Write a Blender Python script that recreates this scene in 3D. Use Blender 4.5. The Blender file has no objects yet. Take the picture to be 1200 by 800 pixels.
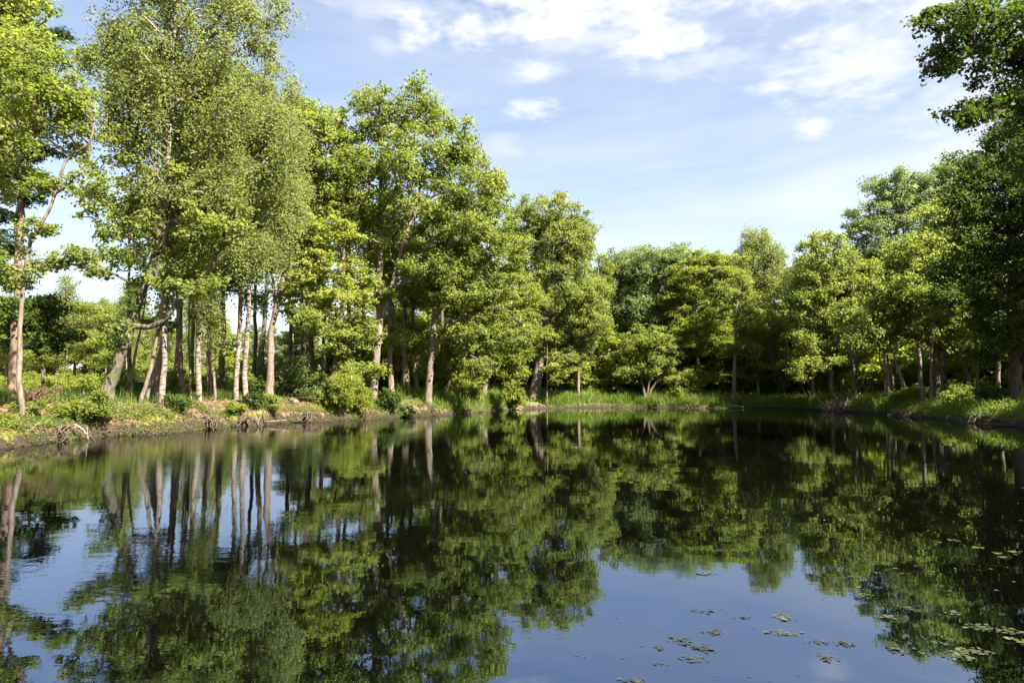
import bpy, math
import numpy as np
from mathutils import Vector

SC = bpy.context.scene
COL = SC.collection
RNG = np.random.default_rng(11)

# ------------------------------------------------------------------ camera
CAM_Z = 1.65
TANP = 57.0 / 800.0
PITCH = math.atan(TANP)
cam_d = bpy.data.cameras.new('camera')
cam_d.sensor_width = 36.0
cam_d.lens = 24.0
cam_d.clip_start = 0.1
cam_d.clip_end = 6000.0
cam = bpy.data.objects.new('camera', cam_d)
COL.objects.link(cam)
cam.location = (0, 0, CAM_Z)
cam.rotation_euler = (math.pi / 2 + PITCH, 0, 0)
SC.camera = cam

# ------------------------------------------------------------------ light
SUN_AZ = math.radians(130)      # clockwise from +Y (view direction): right and behind the camera
SUN_EL = math.radians(46)
SUN_DIR = Vector((math.sin(SUN_AZ) * math.cos(SUN_EL), math.cos(SUN_AZ) * math.cos(SUN_EL), math.sin(SUN_EL)))
sun_d = bpy.data.lights.new('sun', 'SUN')
sun_d.energy = 5.0
sun_d.angle = math.radians(0.53)
sun_d.color = (1.0, 0.93, 0.82)
sun = bpy.data.objects.new('sun', sun_d)
COL.objects.link(sun)
sun.rotation_euler = SUN_DIR.to_track_quat('Z', 'Y').to_euler()

SC.view_settings.view_transform = 'Standard'
SC.view_settings.look = 'None'
SC.view_settings.exposure = 2.6
SC.view_settings.gamma = 1.0
SC.view_settings.use_curve_mapping = False
SKY_STRENGTH = 0.05
try:
    SC.cycles.max_bounces = 9
    SC.cycles.diffuse_bounces = 5
    SC.cycles.glossy_bounces = 3
    SC.cycles.transmission_bounces = 8
    SC.cycles.caustics_reflective = False
    SC.cycles.caustics_refractive = False
    SC.cycles.use_denoising = True
except Exception:
    pass


class NT:
    """small helper around a node tree"""
    def __init__(self, tree):
        self.t = tree
        self.n = tree.nodes
        self.l = tree.links

    def new(self, kind, **kw):
        nd = self.n.new(kind)
        for k, v in kw.items():
            setattr(nd, k, v)
        return nd

    def put(self, sock, v):
        if v is None:
            return
        if hasattr(v, 'is_output'):
            self.l.new(v, sock)
        else:
            sock.default_value = v

    def math(self, op, a, b=None, c=None, clamp=False):
        nd = self.new('ShaderNodeMath', operation=op, use_clamp=clamp)
        self.put(nd.inputs[0], a)
        self.put(nd.inputs[1], b)
        self.put(nd.inputs[2], c)
        return nd.outputs[0]

    def vmath(self, op, a, b=None):
        nd = self.new('ShaderNodeVectorMath', operation=op)
        self.put(nd.inputs[0], a)
        self.put(nd.inputs[1], b)
        return nd.outputs[0]

    def smooth(self, v, lo, hi, to0=0.0, to1=1.0):
        nd = self.new('ShaderNodeMapRange', interpolation_type='SMOOTHSTEP')
        self.put(nd.inputs[0], v)
        self.put(nd.inputs[1], lo)
        self.put(nd.inputs[2], hi)
        self.put(nd.inputs[3], to0)
        self.put(nd.inputs[4], to1)
        return nd.outputs[0]

    def lin(self, v, lo, hi, to0=0.0, to1=1.0):
        nd = self.new('ShaderNodeMapRange', interpolation_type='LINEAR')
        self.put(nd.inputs[0], v)
        self.put(nd.inputs[1], lo)
        self.put(nd.inputs[2], hi)
        self.put(nd.inputs[3], to0)
        self.put(nd.inputs[4], to1)
        return nd.outputs[0]

    def noise(self, vec, scale, detail=4.0, rough=0.55, distort=0.0):
        nd = self.new('ShaderNodeTexNoise')
        self.put(nd.inputs['Vector'], vec)
        nd.inputs['Scale'].default_value = scale
        nd.inputs['Detail'].default_value = detail
        nd.inputs['Roughness'].default_value = rough
        nd.inputs['Distortion'].default_value = distort
        return nd.outputs['Fac']

    def mix(self, fac, a, b):
        nd = self.new('ShaderNodeMix', data_type='RGBA')
        self.put(nd.inputs[0], fac)
        self.put(nd.inputs[6], a)
        self.put(nd.inputs[7], b)
        return nd.outputs[2]

    def combine(self, x, y, z):
        nd = self.new('ShaderNodeCombineXYZ')
        self.put(nd.inputs[0], x)
        self.put(nd.inputs[1], y)
        self.put(nd.inputs[2], z)
        return nd.outputs[0]

    def scaled(self, vec, s):
        return self.vmath('MULTIPLY', vec, s)

    def attr(self, name):
        nd = self.new('ShaderNodeAttribute', attribute_type='GEOMETRY', attribute_name=name)
        return nd.outputs['Fac']


# ------------------------------------------------------------------ sky
world = bpy.data.worlds.new("World")
SC.world = world
world.use_nodes = True
w = NT(world.node_tree)
for nd in list(w.n):
    w.n.remove(nd)
sky = w.new('ShaderNodeTexSky', sky_type='NISHITA')
sky.sun_disc = False
sky.sun_elevation = SUN_EL
sky.sun_rotation = SUN_AZ
sky.altitude = 50
sky.air_density = 1.0
sky.dust_density = 0.8
sky.ozone_density = 1.5
tc = w.new('ShaderNodeTexCoord')
sep = w.new('ShaderNodeSeparateXYZ')
w.l.new(tc.outputs['Generated'], sep.inputs[0])
dx, dy, dz = sep.outputs
dzc = w.math('MAXIMUM', dz, 0.02)
# a point on a flat cloud deck
px_ = w.math('DIVIDE', dx, dzc)
py_ = w.math('DIVIDE', dy, dzc)
deck = w.combine(px_, py_, 0.0)
# bearing and elevation tangents
hor = w.math('SQRT', w.math('ADD', w.math('MULTIPLY', dx, dx), w.math('MULTIPLY', dy, dy)))
tel = w.math('DIVIDE', dz, w.math('MAXIMUM', hor, 1e-4))
az = w.math('ARCTAN2', dx, dy)
# broken altocumulus band high in the sky
n1 = w.noise(w.combine(w.math('MULTIPLY', az, 1.0), w.math('MULTIPLY', tel, 1.7), 0.35), 8.5, 6.0, 0.56, 0.15)
n2 = w.noise(deck, 1.5, 4.0, 0.5)
band = w.smooth(w.math('SUBTRACT', tel, w.math('MULTIPLY', w.math('SUBTRACT', n2, 0.5), 0.16)),
                w.lin(az, -0.35, 0.45, 0.475, 0.395), w.lin(az, -0.35, 0.45, 0.60, 0.52))
band = w.math('MULTIPLY', band, w.smooth(az, -0.42, -0.12))
dens = w.math('ADD', n1, w.lin(band, 0, 1, -0.32, 0.10))
cl1 = w.smooth(dens, 0.47, 0.69)
# a few lone puffs
nz = w.noise(deck, 9.0, 5.0, 0.6)


def puff(a0, t0, ra, rt, amt):
    da = w.math('DIVIDE', w.math('SUBTRACT', az, a0), ra)
    dt = w.math('DIVIDE', w.math('SUBTRACT', tel, t0), rt)
    d = w.math('SQRT', w.math('ADD', w.math('MULTIPLY', da, da), w.math('MULTIPLY', dt, dt)))
    d = w.math('ADD', d, w.math('MULTIPLY', w.math('SUBTRACT', nz, 0.5), 2.6))
    return w.math('MULTIPLY', w.smooth(d, 0.0, 1.5, 1.0, 0.0), amt)


def sky_angles(px, py):
    xc, yc = (px - 600) / 800.0, (400 - py) / 800.0
    c, s = math.cos(PITCH), math.sin(PITCH)
    x, y, z = xc, c - yc * s, s + yc * c
    return math.atan2(x, y), z / math.hypot(x, y)


cl = cl1
for (px, py, rx, ry, amt) in ((628, 83, 30, 15, .8), (619, 128, 31, 13, .85), (905, 103, 28, 9, .7), (952, 151, 18, 12, .75),
                              (590, 172, 26, 16, .35), (450, 55, 16, 12, .3), (1010, 75, 75, 45, .8), (690, 45, 90, 16, .55),
                              (1150, 110, 60, 60, .5), (820, 75, 60, 16, .55), (470, 8, 90, 18, .6)):
    a0, t0 = sky_angles(px, py)
    cl = w.math('MAXIMUM', cl, puff(a0, t0, rx / 800, ry / 800, amt))
# thin high veil, thicker to the right and low down
veil_n = w.noise(w.combine(w.math('MULTIPLY', az, 1.6), w.math('MULTIPLY', tel, 9.0), 3.0), 1.0, 5.0, 0.6, 0.4)
veil = w.math('ADD', w.lin(az, -0.7, 0.7, 0.0, 0.26), w.lin(tel, 0.10, 0.45, 0.36, 0.0))
veil = w.math('MULTIPLY', w.math('ADD', veil, 0.2), w.lin(veil_n, 0.3, 0.7, 0.45, 1.25), clamp=True)
cover = w.math('SUBTRACT', 1.0, w.math('MULTIPLY', w.math('SUBTRACT', 1.0, w.math('MULTIPLY', cl, 0.92)), w.math('SUBTRACT', 1.0, veil)))
SKY_K = 1.0
cloud_col = w.mix(n1, (3.3, 3.38, 3.72, 1), (4.3, 4.25, 4.35, 1))
skyc = w.mix(cover, w.vmath('MULTIPLY', sky.outputs[0], (0.79, 0.80, 0.81)), cloud_col)
bg = w.new('ShaderNodeBackground')
w.l.new(skyc, bg.inputs[0])
bg.inputs[1].default_value = SKY_STRENGTH
wo = w.new('ShaderNodeOutputWorld')
w.l.new(bg.outputs[0], wo.inputs[0])


# ------------------------------------------------------------------ geometry helpers
def ray_at(px, py, D):
    """the point seen at pixel (px, py) of the 1200x800 photograph at distance D along +Y"""
    xc, yc = (px - 600) / 800.0, (400 - py) / 800.0
    c, s = math.cos(PITCH), math.sin(PITCH)
    x, y, z = xc, c - yc * s, s + yc * c
    k = D / y
    return np.array((x * k, D, CAM_Z + z * k))


def mesh_np(name, verts, faces, mat=None, smooth=False, attrs=None, mats=None, mat_idx=None):
    """verts (N,3), faces (M,k) -> mesh data"""
    verts = np.asarray(verts, np.float32)
    faces = np.asarray(faces, np.int32)
    me = bpy.data.meshes.new(name)
    m, k = faces.shape
    me.vertices.add(len(verts))
    me.vertices.foreach_set('co', verts.ravel())
    me.loops.add(m * k)
    me.loops.foreach_set('vertex_index', faces.ravel())
    me.polygons.add(m)
    me.polygons.foreach_set('loop_start', np.arange(0, m * k, k, dtype=np.int32))
    if smooth:
        me.polygons.foreach_set('use_smooth', np.ones(m, bool))
    if attrs:
        for an, (dom, arr) in attrs.items():
            a = me.attributes.new(an, 'FLOAT', dom)
            a.data.foreach_set('value', np.asarray(arr, np.float32))
    for mm in (mats or [mat]):
        if mm:
            me.materials.append(mm)
    if mat_idx is not None:
        me.polygons.foreach_set('material_index', np.asarray(mat_idx, np.int32))
    me.update()
    return me


def obj(name, me, parent=None, loc=None):
    o = bpy.data.objects.new(name, me)
    COL.objects.link(o)
    if parent:
        o.parent = parent
    if loc is not None:
        o.location = loc
    return o


def thing(name, label, cat, loc, group=None, rz=0.0, scale=1.0):
    o = bpy.data.objects.new(name, None)
    COL.objects.link(o)
    o.empty_display_size = 0.3
    o.location = loc
    o.rotation_euler = (0, 0, rz)
    o.scale = (scale,) * 3
    o['label'] = label
    o['category'] = cat
    if group:
        o['group'] = group
    return o


def tag(o, label=None, cat=None, group=None, kind=None):
    for k, v in (('label', label), ('category', cat), ('group', group), ('kind', kind)):
        if v:
            o[k] = v
    return o


def copy_tree(src, loc, rz, scale, label, group, cat=None):
    r = src.copy()
    COL.objects.link(r)
    r.location = loc
    r.rotation_euler = (0, 0, rz)
    r.scale = scale if hasattr(scale, '__len__') else (scale,) * 3
    r['label'] = label
    if group:
        r['group'] = group
    for ch in list(src.children):
        c = ch.copy()
        COL.objects.link(c)
        c.parent = r
    return r


def unit(v):
    return v / np.maximum(np.linalg.norm(v, axis=-1, keepdims=True), 1e-9)


def tube(pts, radii, n=8, jitter=0.0, rng=RNG, cap=True):
    """swept tube along pts; returns verts, quads"""
    pts = np.asarray(pts, float)
    radii = np.asarray(radii, float)
    m = len(pts)
    t = np.gradient(pts, axis=0)
    t = unit(t)
    ref = np.array((0.0, 1.0, 0.05))
    if abs(np.dot(unit(pts[-1] - pts[0]), unit(ref))) > 0.9:
        ref = np.array((1.0, 0.0, 0.05))
    u = unit(np.cross(t, ref))
    v = np.cross(t, u)
    a = np.linspace(0, 2 * math.pi, n, endpoint=False)
    rr = radii[:, None] * (1 + jitter * rng.standard_normal((m, n))) if jitter else np.repeat(radii[:, None], n, 1)
    V = pts[:, None, :] + rr[..., None] * (np.cos(a)[None, :, None] * u[:, None, :] + np.sin(a)[None, :, None] * v[:, None, :])
    V = V.reshape(-1, 3)
    i = np.arange(m - 1)[:, None] * n
    j = np.arange(n)[None, :]
    jn = (j + 1) % n
    F = np.stack([i + j, i + jn, i + n + jn, i + n + j], -1).reshape(-1, 4)
    if cap:
        V = np.vstack([V, pts[:1], pts[-1:]])
        c0, c1 = m * n, m * n + 1
        e = (m - 1) * n
        # triangle fans written as quads over every second vertex (n is even)
        h = np.arange(0, n, 2)
        F = np.vstack([F, np.stack([np.full(len(h), c1), e + h, e + (h + 1) % n, e + (h + 2) % n], -1),
                       np.stack([np.full(len(h), c0), (h + 2) % n, (h + 1) % n, h], -1)])
    return V, F


class MB:
    def __init__(self):
        self.V, self.F, self.n = [], [], 0

    def add(self, V, F):
        self.V.append(V)
        self.F.append(F + self.n)
        self.n += len(V)

    def get(self):
        return np.vstack(self.V), np.vstack(self.F)


def resample(pts, step):
    """smooth curve through the points, resampled about every `step`"""
    pts = np.asarray(pts, float)
    if len(pts) == 2:
        P = pts
    else:
        out = []
        ext = np.vstack([2 * pts[0] - pts[1], pts, 2 * pts[-1] - pts[-2]])
        for i in range(1, len(ext) - 2):
            p0, p1, p2, p3 = ext[i - 1:i + 3]
            for s in np.linspace(0, 1, 8, endpoint=False):
                out.append(0.5 * ((2 * p1) + (-p0 + p2) * s + (2 * p0 - 5 * p1 + 4 * p2 - p3) * s * s + (-p0 + 3 * p1 - 3 * p2 + p3) * s ** 3))
        out.append(pts[-1])
        P = np.array(out)
    seg = np.linalg.norm(np.diff(P, axis=0), axis=1)
    L = np.concatenate([[0], np.cumsum(seg)])
    k = max(2, int(L[-1] / step) + 1)
    q = np.linspace(0, L[-1], k)
    return np.stack([np.interp(q, L, P[:, i]) for i in range(P.shape[1])], 1)


# ------------------------------------------------------------------ materials
def principled(name):
    m = bpy.data.materials.new(name)
    m.use_nodes = True
    t = NT(m.node_tree)
    b = t.n['Principled BSDF']
    return m, t, b


def leaf_mat(name, dark, mid, light, trans=0.52, rough=0.55, spec=0.16):
    m = bpy.data.materials.new(name)
    m.use_nodes = True
    t = NT(m.node_tree)
    b = t.n['Principled BSDF']
    out = t.n['Material Output']
    a = t.attr('tint')
    oi = t.new('ShaderNodeObjectInfo')
    f = t.math('ADD', a, t.lin(oi.outputs['Random'], 0, 1, -0.14, 0.14), clamp=True)
    c = t.mix(t.lin(f, 0.0, 0.5), dark + (1,), mid + (1,))
    c = t.mix(t.lin(f, 0.5, 1.0), c, light + (1,))
    t.l.new(c, b.inputs['Base Color'])
    b.inputs['Roughness'].default_value = rough
    b.inputs['Specular IOR Level'].default_value = spec
    tr = t.new('ShaderNodeBsdfTranslucent')
    tcol = t.mix(1.0, c, c)
    hs = t.new('ShaderNodeHueSaturation')
    hs.inputs['Hue'].default_value = 0.495
    hs.inputs['Saturation'].default_value = 1.15
    hs.inputs['Value'].default_value = 2.0
    t.l.new(tcol, hs.inputs['Color'])
    t.l.new(hs.outputs[0], tr.inputs[0])
    mx = t.new('ShaderNodeMixShader')
    mx.inputs[0].default_value = trans
    t.l.new(b.outputs[0], mx.inputs[1])
    t.l.new(tr.outputs[0], mx.inputs[2])
    t.l.new(mx.outputs[0], out.inputs[0])
    return m


LEAF = {
    'oak': leaf_mat('oak_leaves', (.092, .122, .025), (.138, .168, .040), (.184, .203, .056), trans=.56),
    'lime': leaf_mat('fresh_lime_leaves', (.114, .144, .025), (.162, .190, .039), (.206, .221, .056), trans=.54),
    'birch': leaf_mat('birch_leaves', (.098, .124, .034), (.142, .166, .050), (.188, .205, .074)),
    'olive': leaf_mat('grey_green_leaves', (.080, .115, .036), (.122, .160, .055), (.168, .200, .085)),
    'dark': leaf_mat('dark_leaves', (.030, .050, .010), (.048, .074, .014), (.070, .098, .021), trans=.38),  # on the near right crowns this dark colour also stands in for shade
    'spruce': leaf_mat('spruce_needles', (.018, .034, .012), (.028, .050, .016), (.042, .068, .022), trans=.15),
    'grass': leaf_mat('grass_blades', (.060, .105, .016), (.098, .150, .022), (.150, .180, .040), trans=.35),
    'litter': leaf_mat('dead_leaf_litter', (.070, .042, .024), (.145, .090, .050), (.225, .15, .09), trans=.1),
    'red': leaf_mat('reddish_dry_leaves', (.075, .045, .026), (.13, .082, .050), (.19, .13, .08), trans=.2),
    'pad': leaf_mat('floating_leaf', (.022, .028, .012), (.040, .047, .020), (.066, .072, .034), trans=.0, rough=.28, spec=.5),
    'weed': leaf_mat('floating_weed', (.008, .010, .005), (.018, .021, .009), (.036, .040, .017), trans=.0, rough=.4, spec=.4),
    'yellowpad': leaf_mat('yellow_floating_leaf', (.045, .05, .014), (.07, .072, .02), (.10, .098, .032), trans=.0, rough=.35),
}


def bark_mat(name, a, b_, c, zs=0.25, scale=9.0, moss=0.0, bands=None, bump=0.5):
    m, t, b = principled(name)
    co = t.new('ShaderNodeTexCoord').outputs['Object']
    v = t.scaled(co, (1, 1, zs))
    n = t.noise(v, scale, 6, 0.65, 0.3)
    big = t.noise(co, 1.1, 4, 0.6)
    col = t.mix(t.smooth(n, 0.36, 0.62), a + (1,), b_ + (1,))
    col = t.mix(t.smooth(big, 0.42, 0.7), col, c + (1,))
    if bands:
        nb = t.noise(t.scaled(co, (1.4, 1.4, 7.0)), 2.3, 4, 0.6)
        col = t.mix(t.smooth(nb, 0.50, 0.60), col, bands + (1,))
    if moss:
        nm = t.noise(co, 2.2, 4, 0.6)
        sp = t.new('ShaderNodeSeparateXYZ')
        t.l.new(co, sp.inputs[0])
        fm = t.math('MULTIPLY', t.smooth(nm, 0.5, 0.62), t.smooth(sp.outputs[2], 0.3, 6.0, moss, moss * 0.3))
        col = t.mix(fm, col, (.055, .075, .018, 1))
    t.l.new(col, b.inputs['Base Color'])
    b.inputs['Roughness'].default_value = 0.9
    b.inputs['Specular IOR Level'].default_value = 0.2
    bp = t.new('ShaderNodeBump')
    bp.inputs['Strength'].default_value = bump
    bp.inputs['Distance'].default_value = 0.05
    t.l.new(n, bp.inputs['Height'])
    t.l.new(bp.outputs[0], b.inputs['Normal'])
    return m


BARK = {
    'oak': bark_mat('oak_bark', (.065, .050, .037), (.175, .138, .104), (.135, .108, .08), moss=.5),
    'pine': bark_mat('pine_bark', (.072, .048, .034), (.20, .138, .098), (.135, .098, .074), zs=.3, scale=7),
    'birch': bark_mat('birch_bark', (.110, .090, .071), (.245, .20, .158), (.155, .126, .10), zs=.6, scale=6, bands=(.055, .045, .038), bump=.25),
    'pale': bark_mat('pale_bark', (.078, .062, .047), (.20, .160, .124), (.135, .108, .083), zs=.3, scale=8, bands=(.11, .085, .065)),
    'dark': bark_mat('dark_bark', (.045, .034, .026), (.110, .085, .064), (.075, .060, .045), moss=.4),
    'mossy': bark_mat('mossy_bark', (.040, .035, .026), (.135, .112, .088), (.065, .062, .034), moss=.9),
    'dead': bark_mat('dead_wood', (.12, .086, .062), (.30, .225, .17), (.20, .155, .118), zs=.5, scale=8),
    'wetdead': bark_mat('wet_wood', (.030, .023, .017), (.095, .070, .050), (.060, .045, .033), zs=.5, scale=8),
}

# ------------------------------------------------------------------ pond outline and terrain
shore_px = [(0, 524), (55, 519), (100, 513), (150, 510), (190, 508), (225, 505), (262, 501), (300, 498), (340, 495), (372, 494), (410, 492), (455, 490),
            (500, 487), (530, 485.5), (560, 483), (590, 480.5), (630, 478.5), (680, 477.5), (735, 477), (775, 477.5), (820, 478), (860, 478.3),
            (900, 478), (940, 479), (975, 481), (1005, 483), (1040, 486), (1075, 489), (1110, 492), (1150, 495.5), (1200, 500)]


def ground_hit(px, py, z=0.0):
    xc, yc = (px - 600) / 800.0, (400 - py) / 800.0
    c, s = math.cos(PITCH), math.sin(PITCH)
    x, y, zz = xc, c - yc * s, s + yc * c
    k = (z - CAM_Z) / zz
    return np.array((x * k, y * k))


pts = [ground_hit(*p) for p in shore_px]
pts += [np.array(p) for p in ((22.6, 26.0), (21.0, 20.0), (17.5, 13.0), (12.5, 7.0), (7.0, 2.5), (1.5, 1.0), (-4.0, 1.2), (-9.0, 3.5), (-12.6, 8.0), (-14.6, 14.0))]
pond = np.array(pts)


def densify(P, step=0.5):
    Q = np.vstack([P, P[:1]])
    R = resample(Q, step)[:-1]
    k = len(R)
    r = np.random.default_rng(5)
    s = np.arange(k)
    off = sum(a * np.sin(s * step * f + r.uniform(0, 6)) for a, f in ((.16, .9), (.12, 1.9), (.08, 3.3)))
    t = np.roll(R, -1, 0) - np.roll(R, 1, 0)
    nrm = np.stack([-t[:, 1], t[:, 0]], 1)
    return R + unit(nrm) * off[:, None]


pond = densify(pond)


def pond_sd(P):
    """signed distance to the pond edge, positive on land"""
    P = np.asarray(P, float).reshape(-1, 2)
    A = pond
    B = np.roll(pond, -1, 0)
    out = np.empty(len(P))
    d = B - A
    dd = (d ** 2).sum(1)
    for s in range(0, len(P), 4000):
        p = P[s:s + 4000]
        ap = p[:, None, :] - A[None]
        t = np.clip((ap * d[None]).sum(-1) / dd, 0, 1)
        q = ap - t[..., None] * d[None]
        dist = np.sqrt((q ** 2).sum(-1).min(1))
        yc = (A[None, :, 1] > p[:, None, 1]) != (B[None, :, 1] > p[:, None, 1])
        with np.errstate(divide='ignore', invalid='ignore'):
            xi = A[None, :, 0] + (p[:, None, 1] - A[None, :, 1]) / (B[None, :, 1] - A[None, :, 1]) * d[None, :, 0]
        inside = ((p[:, None, 0] < xi) & yc).sum(1) % 2 == 1
        out[s:s + 4000] = np.where(inside, -dist, dist)
    return out


def vnoise(x, y, s, seed):
    """smooth value noise"""
    r = np.random.default_rng(seed)
    T = r.random((64, 64))
    u, v = x / s, y / s
    i, j = np.floor(u).astype(int), np.floor(v).astype(int)
    fu, fv = u - i, v - j
    fu, fv = fu * fu * (3 - 2 * fu), fv * fv * (3 - 2 * fv)
    g = lambda a, b: T[a % 64, b % 64]
    return (g(i, j) * (1 - fu) + g(i + 1, j) * fu) * (1 - fv) + (g(i, j + 1) * (1 - fu) + g(i + 1, j + 1) * fu) * fv - 0.5


def smoothstep(x, a, b):
    t = np.clip((x - a) / (b - a), 0, 1)
    return t * t * (3 - 2 * t)


def bank_height(x, y):
    """full height of the bank above the water: high and cut on the left, low elsewhere"""
    left = 1 - smoothstep(x + 0.12 * (y - 20), -8.0, 1.0)
    right = smoothstep(x, 17, 23)
    return 0.78 + 0.40 * left * (1 - smoothstep(y, 44, 56)) - 0.06 * right - 0.30 * smoothstep(x, 9, 13) * smoothstep(y, 56, 62)


def terrain(x, y):
    x = np.asarray(x, float)
    y = np.asarray(y, float)
    sd = pond_sd(np.stack([x.ravel(), y.ravel()], 1)).reshape(x.shape)
    h = bank_height(x, y)
    land = h * (0.46 * smoothstep(sd, -0.02, 0.18) + 0.34 * smoothstep(sd, 0.15, 1.1) + 0.20 * smoothstep(sd, 0.8, 4.0))
    land = land + 0.012 * np.clip(sd - 4, 0, 60)
    near = 1 - smoothstep(np.hypot(x, y), 120, 300)
    land = land + (vnoise(x, y, 1.3, 1) * 0.20 + vnoise(x, y, 0.5, 2) * 0.09 + vnoise(x, y, 6.0, 3) * 0.2) * smoothstep(sd, 0.05, 1.0) * near
    land = land + (vnoise(x, y, .7, 4) * .34 + vnoise(x, y, 2.2, 6) * .30) * smoothstep(sd, -.02, .35) * (1 - smoothstep(sd, 1.0, 2.6)) * near
    land = np.maximum(land, 0.02 * np.clip(sd, 0, 1))
    bed = np.maximum(-1.6, 0.28 * sd) - 0.03
    return np.where(sd > 0, land, bed), sd


def gz(x, y):
    return float(terrain(np.array([x]), np.array([y]))[0][0])


def grow(a, step, end):
    out = [a]
    s = step
    while abs(out[-1]) < abs(end):
        s *= 1.35
        out.append(out[-1] + math.copysign(s, end))
    return out[1:]


def axis(lo, hi, step, end_lo, end_hi):
    mid = list(np.arange(lo, hi + 1e-6, step))
    return np.array(sorted(grow(mid[0], step, end_lo)) + mid + grow(mid[-1], step, end_hi))


gx = axis(-34, 38, 0.24, -2500, 2500)
gy = axis(0, 78, 0.24, -2500, 2500)
X, Y = np.meshgrid(gx, gy)
Z, SD = terrain(X, Y)
ni, nj = X.shape
idx = np.arange(ni * nj).reshape(ni, nj)
F = np.stack([idx[:-1, :-1], idx[:-1, 1:], idx[1:, 1:], idx[1:, :-1]], -1).reshape(-1, 4)
# how grassy the ground is: litter and moss on the wooded left bank, grass on the far shore, a hay meadow beyond the left bank
leftwood = (1 - smoothstep(X + 0.12 * (Y - 20), -8, 0)) * (1 - smoothstep(Y, 44, 52))
meadow = smoothstep(SD, 9, 13) * smoothstep(-X - 0.25 * Y + 2, 0, 5) * (1 - smoothstep(Y, 100, 140))
farbank = smoothstep(Y, 45, 54) * (1 - smoothstep(SD, 3.5, 7.0))
rightbank = smoothstep(X, 18, 22) * (1 - smoothstep(SD, 3.0, 6.0)) * 0.55
grassy = np.clip(np.maximum(farbank, rightbank) * smoothstep(SD, 0.05, 0.4), 0, 1)


def ground_material():
    m, t, b = principled('forest_ground')
    co = t.new('ShaderNodeTexCoord').outputs['Object']
    n1 = t.noise(co, 0.55, 5, 0.6)
    n2 = t.noise(co, 5.5, 6, 0.7)
    n3 = t.noise(co, 26.0, 3, 0.6)
    sd = t.attr('shore')
    litter = t.mix(t.smooth(n2, 0.35, 0.65), (.058, .036, .022, 1), (.165, .105, .062, 1))
    litter = t.mix(t.smooth(n3, 0.52, 0.7), litter, (.22, .155, .10, 1))
    moss = t.mix(n2, (.055, .068, .012, 1), (.150, .140, .026, 1))
    c = t.mix(t.smooth(n1, 0.50, 0.60), litter, moss)
    grass = t.mix(n2, (.045, .080, .014, 1), (.10, .135, .026, 1))
    c = t.mix(t.attr('grassy'), c, grass)
    hay = t.mix(n2, (.235, .215, .115, 1), (.36, .315, .19, 1))
    hay = t.mix(t.smooth(n1, 0.45, 0.6), hay, (.13, .16, .045, 1))
    c = t.mix(t.attr('meadow'), c, hay)
    wet_shade = t.mix(n2, (.010, .008, .005, 1), (.045, .033, .021, 1))  # damp soil, coloured darker still in place of shade under the cut bank
    f = t.smooth(t.math('ADD', sd, t.math('MULTIPLY', t.math('SUBTRACT', n2, 0.5), 0.7)), 0.06, 0.26, 1, 0)
    c = t.mix(f, c, wet_shade)
    t.l.new(c, b.inputs['Base Color'])
    b.inputs['Roughness'].default_value = 0.95
    b.inputs['Specular IOR Level'].default_value = 0.15
    bp = t.new('ShaderNodeBump')
    bp.inputs['Strength'].default_value = 0.7
    bp.inputs['Distance'].default_value = 0.08
    t.l.new(t.math('ADD', n2, t.math('MULTIPLY', n3, 0.4)), bp.inputs['Height'])
    t.l.new(bp.outputs[0], b.inputs['Normal'])
    return m


ground = obj('ground', mesh_np('ground', np.stack([X, Y, Z], -1).reshape(-1, 3), F, ground_material(), True,
                               {'shore': ('POINT', SD.ravel()), 'grassy': ('POINT', grassy.ravel()), 'meadow': ('POINT', meadow.ravel())}))
tag(ground, kind='structure')


def water_material():
    m, t, b = principled('pond_water')
    co = t.new('ShaderNodeTexCoord').outputs['Object']
    sp = t.new('ShaderNodeSeparateXYZ')
    t.l.new(co, sp.inputs[0])
    x, y, _ = sp.outputs
    n0 = t.noise(co, 0.35, 3, 0.5)
    c = t.mix(n0, (.0006, .0006, .0006, 1), (.0012, .0010, .0007, 1))
    t.l.new(c, b.inputs['Base Color'])
    film = t.noise(t.scaled(co, (1.0, .6, 1)), 0.8, 5, 0.65, 0.8)
    t.l.new(t.smooth(film, 0.45, 0.75, 0.006, 0.05), b.inputs['Roughness'])
    b.inputs['IOR'].default_value = 3.7
    b.inputs['Specular IOR Level'].default_value = 0.5
    b.inputs['Specular Tint'].default_value = (.62, .76, 1.0, 1)
    # breeze touches the left half and the far water, the near right lies calm
    rip = t.noise(t.scaled(co, (1.0, 1.7, 1)), 4.6, 3, 0.55, 0.4)
    swell = t.noise(t.scaled(co, (1.0, 1.3, 1)), 0.9, 2, 0.5)
    patch = t.noise(co, 0.16, 2, 0.5)
    side = t.smooth(t.math('ADD', x, t.math('MULTIPLY', y, 0.10)), -3.4, 2.2, 1.0, 0.16)
    far = t.smooth(y, 6.0, 30.0, 0.30, 1.0)
    amt = t.math('MULTIPLY', t.math('MULTIPLY', side, far), t.smooth(patch, 0.38, 0.62, 0.25, 1.4))
    h = t.math('ADD', t.math('MULTIPLY', t.math('MULTIPLY', rip, 0.0035), amt), t.math('MULTIPLY', swell, 0.0025))
    bp = t.new('ShaderNodeBump')
    bp.inputs['Strength'].default_value = 1.0
    bp.inputs['Distance'].default_value = 1.0
    t.l.new(h, bp.inputs['Height'])
    t.l.new(bp.outputs[0], b.inputs['Normal'])
    return m


lo, hi = pond.min(0) - 1.5, pond.max(0) + 1.5
wv = np.array([(lo[0], lo[1], 0), (hi[0], lo[1], 0), (hi[0], hi[1], 0), (lo[0], hi[1], 0)])
tag(obj('water', mesh_np('water', wv, [(0, 1, 2, 3)], water_material())), kind='structure')


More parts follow.
